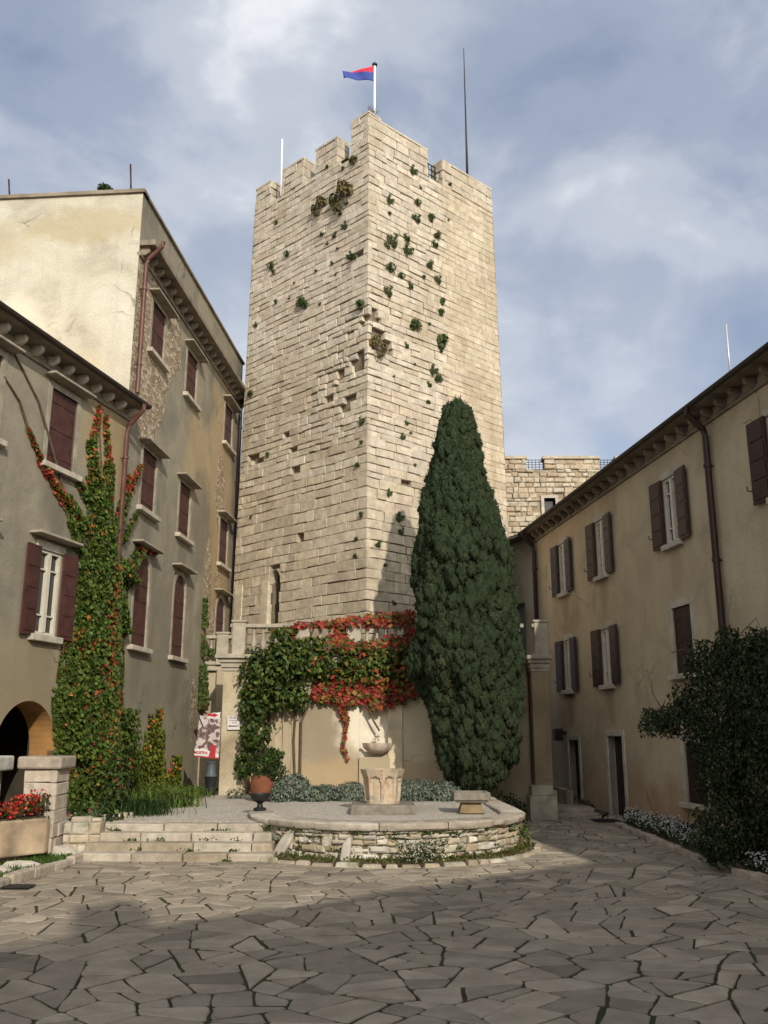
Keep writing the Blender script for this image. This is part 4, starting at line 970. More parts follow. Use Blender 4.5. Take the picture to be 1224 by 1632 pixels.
# trough
tg = thing('stone_trough', (1.62, 17.75, .56), 'shallow square stone trough on a stubby pedestal at the right of the terrace', 'trough')
x0, x1, y0, y1 = 1.3, 1.98, 17.45, 18.1; m = MB()
for q in ((x0, x1, y0, y0+.08), (x0, x1, y1-.08, y1), (x0, x0+.08, y0+.08, y1-.08), (x1-.08, x1, y0+.08, y1-.08)): m.box(*q, .78, .92)
m.box(x0+.05, x1-.05, y0+.05, y1-.05, .74, .80); m.build('bowl', M['tough'], tg, bevel=.015)
m = MB(); xm, ym = 1.64, 17.78; m.hexa([(xm-.24, ym-.22, .54), (xm+.24, ym-.22, .54), (xm+.24, ym+.22, .54), (xm-.24, ym+.22, .54), (xm-.17, ym-.17, .745), (xm+.17, ym-.17, .745), (xm+.17, ym+.17, .745), (xm-.17, ym+.17, .745)]); m.build('pedestal', plain('ochre_pedestal', (.20, .15, .085), .9, .3, 4, bmp=.4), tg, bevel=.015)
# urn on the coping
up = (-2.30, 17.45, .615)
ur = MB(); ur.lathe(up, [(.12, 0), (.12, .03), (.06, .05), (.045, .10), (.06, .13), (.13, .16), (.175, .21), (.185, .26), (.205, .265), (.205, .29), (.17, .29), (.15, .24), (.0, .22)], 24)
tag(ur.build('urn', M['iron'], org=up, smooth=2), 'black footed cast iron urn on the left end of the curved coping', 'urn')
pp = (-2.68, 20.5, .55)
pt = thing('flower_pot', pp, 'round terracotta jar with plant beside the left end of the wall', 'pot')
m = MB(); m.lathe(pp, [(.15, 0), (.21, .1), (.25, .25), (.25, .4), (.2, .52), (.21, .55), (.17, .55), (.15, .45), (0, .44)], 24); m.build('jar', M['terracotta'], pt, smooth=2)
# dark metal bin by the passage
bp_ = at(335, 1262, 22.4); bp_[2] = .55
bn = thing('bin', bp_, 'dark metal bin by the passage under the poster', 'bin')
m = MB(); m.lathe(bp_, [(.13, 0), (.13, .05), (.115, .05), (.12, .25), (.15, .42), (.16, .44)], 18); m.build('body', M['iron'], bn, smooth=2)
m = MB(); m.lathe((bp_[0], bp_[1], bp_[2]+.44), [(.16, 0), (.12, .06), (.11, .28), (.135, .31), (.135, .34), (0, .36)], 18); m.build('lid', plain('blue_grey_metal', (.07, .09, .10), .5, .2, 4, bmp=.1), bn, smooth=2)

# ------------------------------------------------------------------ POSTER AND SIGN
YS = 22.25
def rect3(pts, y0, y1): return [(x, y0, z) for x, z in pts], [(x, y1, z) for x, z in pts]
def plate(name, pts, y, th, mat, parent=None, org=None, **k):
    m = MB(); m.fprism(lambda u, z, o=0: (u, y-o, z), pts, 0, th); return m.build(name, mat, parent, org, **k)
def pxz(px, py, y): q = at(px, py, y); return (q[0], q[2])
def poster_mat():
    m, nt, b = newmat('engraved_poster_print'); w = N(nt, 'ShaderNodeTexWave', wave_type='RINGS', inp={'Scale': 1.4, 'Distortion': 14.0, 'Detail': 5.0, 'Detail Scale': 2.6}); nt.links.new(objvec(nt), w.inputs['Vector'])
    v = mth(nt, 'ADD', mth(nt, 'MULTIPLY', w.outputs['Fac'], .55), mth(nt, 'MULTIPLY', noise(nt, 5, 6, .6, dist=1.5), .55))
    r = ramp(nt, [(.3, (.09, .055, .055)), (.55, (.22, .155, .15)), (.8, (.46, .39, .37))], v); nt.links.new(r.outputs[0], b.inputs[0]); b.inputs['Roughness'].default_value = .5; return m
q = at(330, 1172, YS)
po = thing('poster', (q[0], YS, .55), 'tall grey exhibition poster with red arrow hanging in the passage', 'poster')
plate('panel', [pxz(310, 1204, YS), pxz(349, 1208, YS), pxz(353, 1134, YS), pxz(331, 1137, YS), pxz(329, 1143, YS), pxz(319, 1140, YS)], YS, .03, poster_mat(), po)
plate('white_band', [pxz(310, 1203.4, YS), pxz(331, 1205.4, YS), pxz(335.5, 1198, YS), pxz(331, 1195, YS), pxz(322, 1192, YS), pxz(318, 1194, YS), pxz(315, 1191, YS), pxz(313, 1194, YS), pxz(311, 1191, YS)], YS-.03, .006, M['sign_white'], po)
plate('red_wedge', [pxz(333, 1205.6, YS), pxz(343, 1206.8, YS), pxz(345, 1188, YS), pxz(337, 1187, YS), pxz(335, 1196, YS), pxz(336.5, 1198, YS)], YS-.03, .008, M['red'], po)
plate('white_corner', [pxz(343.5, 1206.8, YS), pxz(348.7, 1207.4, YS), pxz(349, 1201, YS), pxz(344, 1202, YS)], YS-.03, .007, M['sign_white'], po)
plate('bottom_edge', [pxz(310, 1206, YS), pxz(349, 1209.4, YS), pxz(349, 1208, YS), pxz(310, 1204, YS)], YS, .034, M['red'], po)
plate('upper_blank', [pxz(331.5, 1145, YS), pxz(350.5, 1145.5, YS), pxz(352, 1135, YS), pxz(332, 1138, YS)], YS-.03, .005, M['sign_white'], po)
plate('red_arrow', [pxz(331, 1141, YS), pxz(341, 1142, YS), pxz(341, 1143.5, YS), pxz(348.5, 1139.7, YS), pxz(341, 1136.3, YS), pxz(341, 1138, YS), pxz(331, 1137, YS)], YS-.037, .006, M['red'], po)
plate('quill', [pxz(316, 1141, YS), pxz(323, 1158, YS), pxz(325, 1158, YS), pxz(318, 1141, YS)], YS-.03, .006, M['mast'], po)
plate('rubbed_sheet', [pxz(318.5, 1143, YS), pxz(325, 1157, YS), pxz(333, 1153, YS), pxz(331, 1144, YS), pxz(327, 1147, YS)], YS-.03, .004, plain('grey_paper', (.42, .38, .37), .6, .1, 5, bmp=0), po)
def text(txt, loc, size, mat, parent, rot=(math.pi/2, 0, 0), al='CENTER', bold=0):
    c = bpy.data.curves.new('lettering', 'FONT'); c.body = txt; c.size = size; c.align_x = al; c.align_y = 'CENTER'; c.extrude = .002; c.offset = bold; c.materials.append(mat)
    tmp = bpy.data.objects.new('tmp', c); COL.objects.link(tmp); dg = bpy.context.evaluated_depsgraph_get(); dg.update(); me = bpy.data.meshes.new_from_object(tmp.evaluated_get(dg)); bpy.data.objects.remove(tmp)
    me.transform(Matrix.Translation(loc) @ Matrix.Rotation(rot[1], 4, 'Y') @ Matrix.Rotation(math.pi/2, 4, 'X')); return link('lettering', me, parent)
c_ = at(321.3, 1199.6, YS); text('MOSTRA', (c_[0]-.01, YS-.042, c_[2]), .082, M['red'], po, (0, R(3.0), 0), bold=.003)
YG = 22.36
q = at(373, 1152, YG); sg = thing('sign', (q[0], YG, .55), 'small white arrow sign with dark red arrow on the ochre pillar', 'sign')
plate('panel', [pxz(362.5, 1163, YG), pxz(382, 1163, YG), pxz(386, 1157, YG), pxz(382, 1151, YG), pxz(384, 1141, YG), pxz(362.5, 1141, YG)], YG, .02, M['sign_white'], sg)
plate('arrow', [pxz(364, 1157.2, YG), pxz(367, 1159, YG), pxz(367, 1158, YG), pxz(379, 1158, YG), pxz(379, 1156.4, YG), pxz(367, 1156.4, YG), pxz(367, 1155.4, YG)], YG-.02, .006, M['ink'], sg)
for txt, py, sz in (('MUSEO', 1143.8, .075), ('archeologico', 1148, .05), ('orario', 1151.6, .05)):
    c_ = at(373 if sz > .06 else 374, py, YG); text(txt, (c_[0], YG-.023, c_[2]), sz, M['ink'], sg)

# ------------------------------------------------------------------ LEFT CORNER: GATE PILLARS, PLANTER, ROCKS, KERB, GRASS
gp = thing('gate_pillar', (-5.45, 15.7, .1), 'short pale stone gate pillar with overhanging cap before the archway', 'gate pillar')
fg1 = lambda u, z, o=0: (-5.95+u, 15.45-o-.12*u, z); fg2 = lambda u, z, o=0: (-5.38+o, 15.38+u, z)
zz = [.1, .34, .56, .77, .99, 1.2, 1.42]
m = MB(); masonry(m, fg1, 0, .57, zz, bl=(.65, .7), gap=.012, dj=.006, depth=.1, cham=.012, tone=((.5, .43, .35), (.46, .40, .33)))
masonry(m, fg2, 0, .6, zz, bl=(.65, .7), gap=.012, dj=.006, depth=.1, cham=.012, tone=((.5, .43, .35), (.46, .40, .33)))
m.col = (.45, .38, .3); m.hexa([(-5.91, 15.52, 0), (-5.44, 15.46, 0), (-5.44, 15.98, 0), (-5.91, 15.98, 0), (-5.91, 15.52, 1.4), (-5.44, 15.46, 1.4), (-5.44, 15.98, 1.4), (-5.91, 15.98, 1.4)]); m.col = (1, 1, 1)
m.build('shaft', M['rim'], gp)
m = MB(); m.col = (.38, .32, .265); m.hexa([(-6.06, 15.37, 1.42), (-5.3, 15.3, 1.42), (-5.3, 16.05, 1.42), (-6.06, 16.05, 1.42), (-6.06, 15.37, 1.62), (-5.3, 15.3, 1.62), (-5.3, 16.05, 1.62), (-6.06, 16.05, 1.62)]); m.build('cap', M['rim'], gp, bevel=.035)
gp2 = thing('gate_pillar', (-6.9, 15.5, .1), 'pale stone gate pillar cut by the left picture edge', 'gate pillar')
m = MB(); m.col = (.6, .57, .5); m.box(-7.05, -6.52, 15.45, 15.95, 0, 1.38); m.build('shaft', M['rim'], gp2, bevel=.015)
m = MB(); m.col = (.62, .6, .54); m.box(-7.15, -6.37, 15.4, 16.05, 1.38, 1.62); m.build('cap', M['rim'], gp2, bevel=.03)
pln = thing('planter', (-5.7, 14.7, .1), 'long beige stone planter full of red flowers before the gate pillar', 'planter')
A, B = np.array([-5.33, 15.2]), np.array([-6.9, 13.25]); d = (B-A)/np.hypot(*(B-A)); nn = np.array([-d[1], d[0]]); nn = nn if nn[0] > 0 else -nn
fp_ = lambda u, z, o=0: (*(A+d*u+nn*o), z)
m = MB(); m.fprism(lambda u, z, o=0: fp_(u, o, -z), [(0, .05), (0.05, .5), (2.5, .5), (2.5, -.02), (.1, -.02)], .14, .68); m.build('trough', M['plank'], pln, bevel=.03)
m = MB(); m.fprism(lambda u, z, o=0: fp_(u, o, -z), [(.08, .07), (.1, .46), (2.44, .46), (2.44, .04), (.14, .04)], .64, .70); m.build('soil', M['soil'], pln)
lv = Leaves(); n = 2600; uu = rng.uniform(.05, 2.4, n); ww = rng.uniform(-.5, .02, n); hh = rng.uniform(0, 1, n)**.7*(.26+.12*np.sin(uu*7)+.05*np.sin(uu*17))
P = np.array([fp_(u, .66+h, w) for u, w, h in zip(uu, ww, hh)])
lv.add(P[:1500], rnd_dirs(1500)+[0, -.3, .5], .07, pick([(.035, .06, .015), (.06, .09, .02), (.10, .035, .03)], [5, 3, 2], 1500)); lv.add(P[1500:]+[0, 0, .05], rnd_dirs(1100)+[0.2, -.5, .4], .05, pick([(.5, .02, .02), (.55, .10, .025), (.32, .02, .04)], [5, 3, 2], 1100), .9)
lv.build('flowers', M['leaf'], pln)
def rock(px, py, z, sx, sy, sz, label, rot=0, group=None):
    p = atz(px, py, z); bm = bmesh.new(); bmesh.ops.create_icosphere(bm, subdivisions=3, radius=1)
    off = random.uniform(0, 50)
    from mathutils import noise as nz_
    for v in bm.verts:
        q = v.co.copy(); k = 1+.35*nz_.noise(q*1.3+Vector((off, 0, 0)))+.12*nz_.noise(q*4+Vector((off, 3, 0))); v.co = Vector((q.x*sx, q.y*sy, max(-.25, q.z)*sz))*k
    bmesh.ops.rotate(bm, verts=bm.verts, matrix=Matrix.Rotation(rot, 3, 'Z'))
    me = bpy.data.meshes.new('rock'); bm.to_mesh(me); bm.free(); me.materials.append(plain('pale_rock', (.44, .40, .34), .92, .25, 5, bmp=.8))
    me.transform(Matrix.Translation(p)); o = link('rock', me, None, p, smooth=2); return tag(o, label, 'rock', group)
rock(93, 1362, .06, .30, .18, .16, 'large white rock at the foot of the gate pillar', .25, 'rocks by the grass strip')
rock(28, 1384, .06, .30, .13, .10, 'flat white rock on the grass below the planter', .5, 'rocks by the grass strip')
rock(3, 1392, .06, .16, .14, .10, 'small white rock at the left picture edge', .2, 'rocks by the grass strip')
rock(76, 1338, .12, .08, .07, .09, 'small pale cobble between pillar and steps', .2, 'rocks by the grass strip')
k1, k0 = atz(127, 1370, .03), atz(-90, 1443, .03); kd = (k1-k0); L = np.hypot(*kd[:2]); kd /= L; kn = np.array([-kd[1], kd[0], 0])
m = MB(); u = 0
while u < L:
    l = random.uniform(.3, .7); g = random.uniform(.85, 1.15); m.col = tuple(c*g for c in (.44, .38, .31)); h = random.uniform(.1, .14); ub = min(u+l, L)
    c = [k0+kd*(u+.01)-kn*.08, k0+kd*(ub-.01)-kn*.08, k0+kd*(ub-.01)+kn*.08, k0+kd*(u+.01)+kn*.08]
    m.hexa([(*q[:2], 0) for q in c]+[(q[0]+random.uniform(-.015, .015), q[1]+random.uniform(-.015, .015), h+random.uniform(-.015, .015)) for q in c]); u = ub
tag(m.build('kerb', M['rubble'], org=k0, bevel=.02), 'line of rough kerb stones along the grass strip at lower left', 'kerb')
gs = MB(); gs.fprism(lambda u, z, o=0: (*(k0+kd*u+kn*z)[:2], o), [(0, .06), (L, .06), (L+.25, .75), (0, 1.5)], 0, .055); tag(gs.build('soil', M['soil']), 'grass covered soil strip at lower left', 'soil', kind='structure')
def blades(name, P, h, col, lean=.5, w=.014, parent=None, org=None, curve=True, matn='leaf'):
    m = MB(); C = vary(col, len(P), .3)
    for i, p in enumerate(P):
        a = random.uniform(0, 6.283); dx, dy = math.cos(a), math.sin(a); hh = h*random.uniform(.5, 1.2); b = lean*random.uniform(.2, 1)*hh; m.col = tuple(C[i])
        q = (-dy*w, dx*w)
        v = [m.V((p[0]-q[0], p[1]-q[1], p[2])), m.V((p[0]+q[0], p[1]+q[1], p[2])), m.V((p[0]+q[0]*.8+dx*b*.35, p[1]+q[1]*.8+dy*b*.35, p[2]+hh*.65)), m.V((p[0]-q[0]*.8+dx*b*.35, p[1]-q[1]*.8+dy*b*.35, p[2]+hh*.65)), m.V((p[0]+dx*b, p[1]+dy*b, p[2]+hh*(.95 if lean < .8 else .8)))]
        m.F(v[0], v[1], v[2], v[3]); m.F(v[3], v[2], v[4])
    return m.build(name, M[matn], parent, org, fix=False)
n = 2600; uu = rng.uniform(0, L+.1, n); vv = rng.uniform(.1, .8, n)
tag(blades('grass', [tuple((k0+kd*a+kn*b)[:2])+(.05,) for a, b in zip(uu, vv)], .09, (.06, .11, .02), .6, .008), 'short green grass behind the kerb at lower left', 'grass', kind='stuff')
dr = MB(); c = atz(26, 1414, .03); dr.box(c[0]-.26, c[0]+.2, c[1]-.1, c[1]+.16, .03, .045); tag(dr.build('drain_cover', M['iron'], org=c), 'dark drain cover in the paving near the left kerb', 'drain')
dr = MB(); c = atz(966, 1308, .03); dr.box(c[0]-.3, c[0]+.3, c[1]-.25, c[1]+.3, .03, .045)
for k in range(7): dr.box(c[0]-.27+.08*k, c[0]-.25+.08*k, c[1]-.22, c[1]+.27, .045, .055)
tag(dr.build('drain_cover', M['iron'], org=c), 'dark drain grate in the paving before the nearer right door', 'drain')

# ------------------------------------------------------------------ RIGHT SIDE: STEPS, LOW WALL, BEDS
rs = thing('stone_steps', (4.4, 24, 0), 'low shaded stone landing steps by the farther right doorway', 'steps')
m = MB(); m.col = (.36, .32, .26); m.box(3.3, 5.25, 22.9, 26, 0, .1); m.build('step', M['rim'], rs, bevel=.015)
m = MB(); m.col = (.38, .33, .27); m.box(3.4, 5.2, 23.3, 26.2, .09, .2); m.build('step', M['rim'], rs, bevel=.015)
m = MB(); P = [(3.95, 23.3), (4.4, 25.8), (4.75, 24.4), (4.95, 25.2)]
for (ax, ay), (bx_, by_) in zip(P, P[1:]): m.hexa([(ax, ay, .1), (bx_, by_, .1), (bx_+.2, by_+.15, .1), (ax+.12, ay+.2, .1), (ax, ay, .62), (bx_, by_, .55), (bx_+.2, by_+.15, .55), (ax+.12, ay+.2, .62)])
tag(m.build('low_wall', M['cast'], org=(4.4, 24, 0)), 'low curved rendered wall beside the shaded landing', 'wall')
m = MB(); m.box(3.45, 4.1, 22.2, 22.75, .0, .55); m.box(3.5, 4.02, 22.25, 22.7, .55, .78); tag(m.build('stone_block', M['cast'], org=(3.8, 22.5, 0), bevel=.02), 'stepped stone block at the foot of the shaded pillar', 'stone')
def bed(pts, label, h=.1):
    m = MB()
    for a, b in zip(pts, pts[1:]):
        a = np.array(a); b = np.array(b); L = np.hypot(*(b-a)); d = (b-a)/L; nrm = np.array([-d[1], d[0]]); u = 0
        while u < L-.02:
            l = random.uniform(.35, .6); ub = min(u+l, L); g = random.uniform(.8, 1.15); m.col = tuple(c*g for c in (.42, .35, .28)); c = [a+d*(u+.01)-nrm*.08, a+d*(ub-.01)-nrm*.08, a+d*(ub-.01)+nrm*.08, a+d*(u+.01)+nrm*.08]
            m.hexa([(*q, 0) for q in c]+[(q[0]+random.uniform(-.015, .015), q[1]+random.uniform(-.015, .015), h+random.uniform(-.02, .02)) for q in c]); u = ub
    return tag(m.build('kerb', M['rubble'], org=(*pts[0], 0), bevel=.02), label, 'kerb')
bA = [tuple(atz(985, 1314, .05)[:2]), tuple(atz(1040, 1336, .05)[:2]), tuple(atz(1120, 1371, .05)[:2])]
bed(bA, 'rough kerb stones edging the white flower bed by the right house')
bC = [tuple(atz(1172, 1388, .05)[:2]), tuple(atz(1235, 1405, .05)[:2]), tuple(atz(1330, 1432, .05)[:2])]
bed(bC, 'rough kerb stones at the right picture edge')
bB = [tuple(atz(910, 1290, .05)[:2]), tuple(atz(925, 1301, .05)[:2]), tuple(atz(955, 1304, .05)[:2])]
bed(bB, 'curved kerb stones edging the small bed between the right doors')
def soilpoly(pts, z):
    m = MB(); m.fprism(lambda u, v, o=0: (u, v, o), pts, 0, z); tag(m.build('soil', M['soil']), 'dark soil of a narrow flower bed along the right house', 'soil', kind='structure')
w_ = lambda u: F3(u, 0, .02)[:2]
soilpoly(bA+[w_(-6.5), w_(-.3)], .07); soilpoly(bC+[w_(-13), w_(-8)], .068); soilpoly(bB+[w_(1.2), w_(2.9)], .07)

# ------------------------------------------------------------------ VEGETATION
GREEN = [(.034, .062, .014), (.052, .088, .018), (.08, .115, .022), (.024, .042, .012)]
RED = [(.24, .03, .025), (.30, .04, .028), (.15, .022, .02), (.28, .10, .03)]
# cypress
def cypress(px, top_py, Y, base):
    t = thing('cypress_tree', (base[0], base[1], base[2]), 'tall dark green cypress tree beside the curved wall', 'tree')
    zt = at(px, top_py, Y)[2]
    tr_ = MB(); tr_.tube([(base[0], base[1], base[2]-.1), (base[0]-.03, base[1], 2), (base[0]-.05, base[1], 6), (base[0]-.1, base[1], zt-1)], [.17, .15, .1, .02], 10); tr_.build('trunk', M['bark'], t, smooth=True)
    # silhouette half-widths measured up the tree: (z, left x, right x)
    prof = []
    for py, l, r in ((634, 712, 742), (660, 701, 758), (700, 690, 768), (760, 675, 778), (820, 662, 796), (880, 655, 818), (940, 652, 830), (1000, 652, 836), (1060, 645, 838), (1110, 668, 838), (1160, 678, 838), (1200, 686, 830), (1232, 704, 812), (1252, 728, 792)):
        k_ = 7 if py >= 900 else 3; a, b = at(l+k_, py, Y), at(r-k_, py, Y); prof.append((a[2], a[0], b[0]))
    prof.sort(); pz = np.array([p[0] for p in prof]); pl_ = np.array([p[1] for p in prof]); pr = np.array([p[2] for p in prof])
    lv = Leaves(); tot = 0
    zsamp = []
    pos = []; tries = 0; grid = {}
    while tries < 16000:
        tries += 1; z = rng.uniform(pz[0]-.05, pz[-1]-.22); l, r = np.interp(z, pz, pl_), np.interp(z, pz, pr); a = rng.uniform(0, 2*math.pi); rx = (r-l)/2; rc = rng.choice([.11, .14, .18, .22, .28, .36]); rc = min(rc, rx*.6+.07); s = rng.uniform(.84, 1.06)*(1+.09*math.sin(a*3+z*1.1)*math.sin(z*1.7+a)+.05*math.sin(a*7-z*2.3))
        q = (z, (l+r)/2+math.cos(a)*max(0, rx*s-rc*1.0-.03), base[1]+math.sin(a)*max(0, min(rx, 1.35)*s-rc*1.0)); key = tuple(int(v//.4) for v in q)
        if any((q[0]-o[0])**2*.45+(q[1]-o[1])**2+(q[2]-o[2])**2 < (.50*(rc+o[3]))**2 for i in (-1, 0, 1) for j in (-1, 0, 1) for k in (-1, 0, 1) for o in grid.get((key[0]+i, key[1]+j, key[2]+k), ())): continue
        grid.setdefault(key, []).append((*q, rc)); pos.append((*q, rc))
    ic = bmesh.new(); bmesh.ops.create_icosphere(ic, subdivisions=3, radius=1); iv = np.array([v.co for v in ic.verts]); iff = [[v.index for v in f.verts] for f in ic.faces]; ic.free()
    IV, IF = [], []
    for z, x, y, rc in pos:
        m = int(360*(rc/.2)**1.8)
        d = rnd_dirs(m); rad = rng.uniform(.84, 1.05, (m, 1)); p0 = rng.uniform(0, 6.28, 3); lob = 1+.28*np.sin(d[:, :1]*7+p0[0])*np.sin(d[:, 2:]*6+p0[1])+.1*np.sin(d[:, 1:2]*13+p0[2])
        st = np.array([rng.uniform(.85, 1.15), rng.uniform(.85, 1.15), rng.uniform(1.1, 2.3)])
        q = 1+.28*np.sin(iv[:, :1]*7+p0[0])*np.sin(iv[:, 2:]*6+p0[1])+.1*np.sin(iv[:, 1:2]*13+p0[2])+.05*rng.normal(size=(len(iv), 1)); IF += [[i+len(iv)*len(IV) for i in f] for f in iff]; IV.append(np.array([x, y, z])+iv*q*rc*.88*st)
        P = np.array([x, y, z])+d*rad*lob*rc*st
        base_c = np.array([.030, .045, .018] if rng.random() > .05 else [.05, .042, .018])*(1+rng.normal()*.24)
        nn = d+rng.normal(size=(m, 3))*.42
        lv.add(P, nn, rng.uniform(.03, .06, m), np.clip(base_c*(1+rng.normal(size=(m, 1))*.22), .004, 1), .5)
    # light tips
    crown = lv.build('crown', M['cyp'], t, axis=(0, 0, 1.0))
    me = bpy.data.meshes.new('inner_foliage'); me.from_pydata(np.concatenate(IV).tolist(), [], IF); me.materials.append(M['cyp_in']); link('inner_foliage', me, crown, WORG[crown.name], smooth=True)  # inner lumps a darker green, painting the shade between the tufts
cypress(727, 632, 21.35, (2.0, 21.35, .1))

def wall_creeper(strokes, fac_pick, density, lv, sizes=(.06, .12)):
    """strokes: (px0,py0,px1,py1,w0,w1 [pixels], colour weights green/orange/red, thickness m)"""
    for (x0, y0, x1, y1, w0, w1, wt, th) in strokes:
        L = math.hypot(x1-x0, y1-y0); area = L*(w0+w1)/2; n = int(area*density)
        if n < 3: continue
        t = rng.random(n); w = w0+(w1-w0)*t; nx, ny = -(y1-y0)/L, (x1-x0)/L; s = rng.normal(size=n)*.36; s = np.clip(s, -.75, .75)
        X = x0+(x1-x0)*t+nx*w*s; Y = y0+(y1-y0)*t+ny*w*s
        C = pick([GREEN[1], GREEN[2], GREEN[0], (.14, .12, .03), RED[0], RED[1], RED[3]], [wt[0]*3, wt[0]*2.4, wt[0]*2, wt[1]*2, wt[2]*1.5, wt[2]*1.3, wt[1]*1.0+wt[2]*.4], n)
        fld = np.sin(X*.085+1.3)*np.sin(Y*.06+.4)+.6*np.sin(X*.21+Y*.17)+.35*rng.normal(size=n)
        CG = pick([GREEN[1], GREEN[2], GREEN[0], (.075, .095, .022)], [3, 3, 2, 2], n); C = np.where((fld < .35)[:, None] & (wt[0] > .45), CG, C)
        for k in range(n):
            f = fac_pick(X[k], Y[k]); u, z = f.uz(X[k], Y[k]); o = .02+th*max(0, 1-(s[k]/.6)**2)*random.random()
            p = f(u, z, o); nn = np.array([f.n[0], f.n[1], .25])+rng.normal(size=3)*.45
            lv.add([p], nn, random.uniform(*sizes), C[k], .85)
def ivy_pick(x, y):
    e = 205-(y-640)*.073     # the corner line between the two houses
    return F1 if x < e else F2
G_, GR, RD, OR = (1, .25, .05), (1, .7, .6), (.25, .5, 1), (.8, 1, .35)
vine = thing('creeper', F1(-1, .5, .1), 'tall creeper turning red that climbs the corner of the left houses', 'creeper')
lv = Leaves()
wall_creeper([(150, 1290, 145, 1180, 64, 66, GR, .45), (145, 1190, 142, 1080, 70, 66, GR, .45), (112, 1210, 108, 1095, 34, 36, G_, .4), (142, 1090, 150, 1000, 70, 62, GR, .4), (152, 1010, 157, 900, 64, 60, G_, .35),
              (158, 905, 160, 840, 45.92, 32.8, G_, .3), (158, 1000, 160, 900, 9.84, 8.2, RD, .42), (148, 1080, 152, 980, 12, 12, RD, .45), (142, 1250, 140, 1090, 54, 46, (.8, .5, .35), .47), (190, 1240, 185, 1130, 22, 14, G_, .5),
              (158, 845, 150, 760, 27.88, 18.04, (.8, 1, .25), .2), (150, 770, 142, 700, 13.12, 8.2, OR, .14), (144, 710, 156, 648, 7.38, 2.46, RD, .1), (166, 830, 172, 740, 16.4, 9.84, (.6, 1, .4), .14), (172, 745, 165, 662, 7.38, 2.46, (.3, 1, .7), .09), (135, 850, 100, 790, 18.04, 11.48, (.8, 1, .35), .15),
              (102, 800, 66, 742, 10.66, 6.56, RD, .1), (66, 745, 42, 682, 5.74, 1.64, RD, .07), (140, 800, 122, 765, 11.48, 4.92, OR, .1), (124, 880, 108, 825, 9.84, 4.1, OR, .1), (182, 850, 200, 785, 13.12, 8.2, OR, .13), (198, 792, 223, 740, 8.2, 2.46, RD, .1), (194, 785, 204, 756, 6.56, 2.46, RD, .1),
              (192, 865, 216, 815, 7.38, 3.28, OR, .1), (180, 900, 212, 930, 24.6, 16.4, G_, .2), (205, 905, 222, 876, 14.76, 8.2, (.8, .5, .4), .18), (215, 873, 246, 884, 6.56, 3.28, RD, .12), (205, 925, 195, 900, 14.76, 14.76, G_, .2), (195, 1010, 185, 960, 8, 22, G_, .2)], ivy_pick, .66, lv)
lv.C = [np.clip(c_*[1.35, 1.35, 1.2], 0, 1) for c_ in lv.C]
lv.build('foliage', M['leaf'], vine, axis=(0, 0, -1))
m = MB()
for pts in ([(150, 1290), (152, 1100), (160, 950), (165, 820), (158, 700), (156, 650)], [(160, 900), (120, 850), (80, 765), (45, 690)], [(165, 880), (205, 780), (222, 740)], [(120, 850), (60, 640), (20, 560)], [(45, 690), (30, 640), (5, 600)]):
    m.tube([(lambda f: f(*f.uz(x, y), .02))(ivy_pick(x, y)) for x, y in pts], [.03*(1-k/len(pts))+.006 for k in range(len(pts))], 6)
m.build('stem', M['bark'], vine)
# low creepers on the tall house
lc = Leaves(); wall_creeper([(213, 1262, 215, 1195, 10, 4, (1, .3, 0), .12), (225, 1262, 226, 1200, 14, 6, (1, .3, 0), .15), (240, 1258, 246, 1165, 30, 20, (1, .6, 0), .2), (246, 1172, 252, 1130, 14, 4, (.8, .9, .1), .1), (238, 1180, 236, 1140, 6, 2, (.8, .9, .1), .1), (275, 1250, 280, 1205, 16, 8, G_, .15), (262, 1262, 262, 1235, 30, 14, G_, .2)], lambda x, y: F2, .75, lc, (.06, .12))
lc.C = [np.clip(c_*[2.0, 1.6, 1.2], 0, 1) for c_ in lc.C]
tag(lc.build('climbing_plant', M['leaf'], org=F2(-3.5, .6, .1), axis=(0, 0, -1)), 'young light green creeper shoots at the foot of the tall house', 'creeper')
class FPass:
    n = np.array([0, -1.]);
    def uz(s, px, py): q = at(px, py, 25.8); return q[0], q[2]
    def __call__(s, u, z, o=0): return (u, 25.8-o, z)
lc = Leaves(); wall_creeper([(320, 1130, 319, 1060, 17, 15, G_, .15), (323, 1000, 326, 955, 12, 6, G_, .12), (321, 1045, 322, 1010, 9, 9, G_, .1), (336, 1045, 338, 1035, 8, 6, G_, .1)], lambda x, y: FPass(), .9, lc, (.07, .13))
tag(lc.build('climbing_plant', M['leaf'], org=(-4.9, 25.7, 2.5), axis=(0, 0, -1)), 'narrow green climber in the angle between the tall house and the passage', 'creeper')

def blob_leaves(lv, blobs, sizes, cols, wts, per=900, amt=.25, up=.3, asp=.7, inner=.45):
    for (c, r, *rest) in blobs:
        r = np.array(r, float); n = int(per*(r[0]*r[2]+r[1]*r[2]+r[0]*r[1])/3*3)
        d = rnd_dirs(n); s = 1-(rng.random(n)**2)*inner; ph = rng.uniform(0, 6.28, 3)
        bumpy = 1+.12*np.sin(d[:, 0]*6+ph[0])*np.sin(d[:, 2]*7+ph[1])+.08*np.sin(d[:, 1]*13+ph[2])+rng.normal(size=n)*.05
        P = np.array(c)+d*r*(s*bumpy)[:, None]; w = rest[0] if rest else wts
        lv.add(P, d*.8+rng.normal(size=(n, 3))*.5+[0, 0, up], rng.uniform(*sizes, n), pick(cols, w, n, amt), asp)
def B(px, py, Y, rx, rz, ry=None, w=None):
    c = at(px, py, Y); return (c, (rx, ry if ry else (rx+rz)/2, rz)) if w is None else (c, (rx, ry if ry else (rx+rz)/2, rz), w)
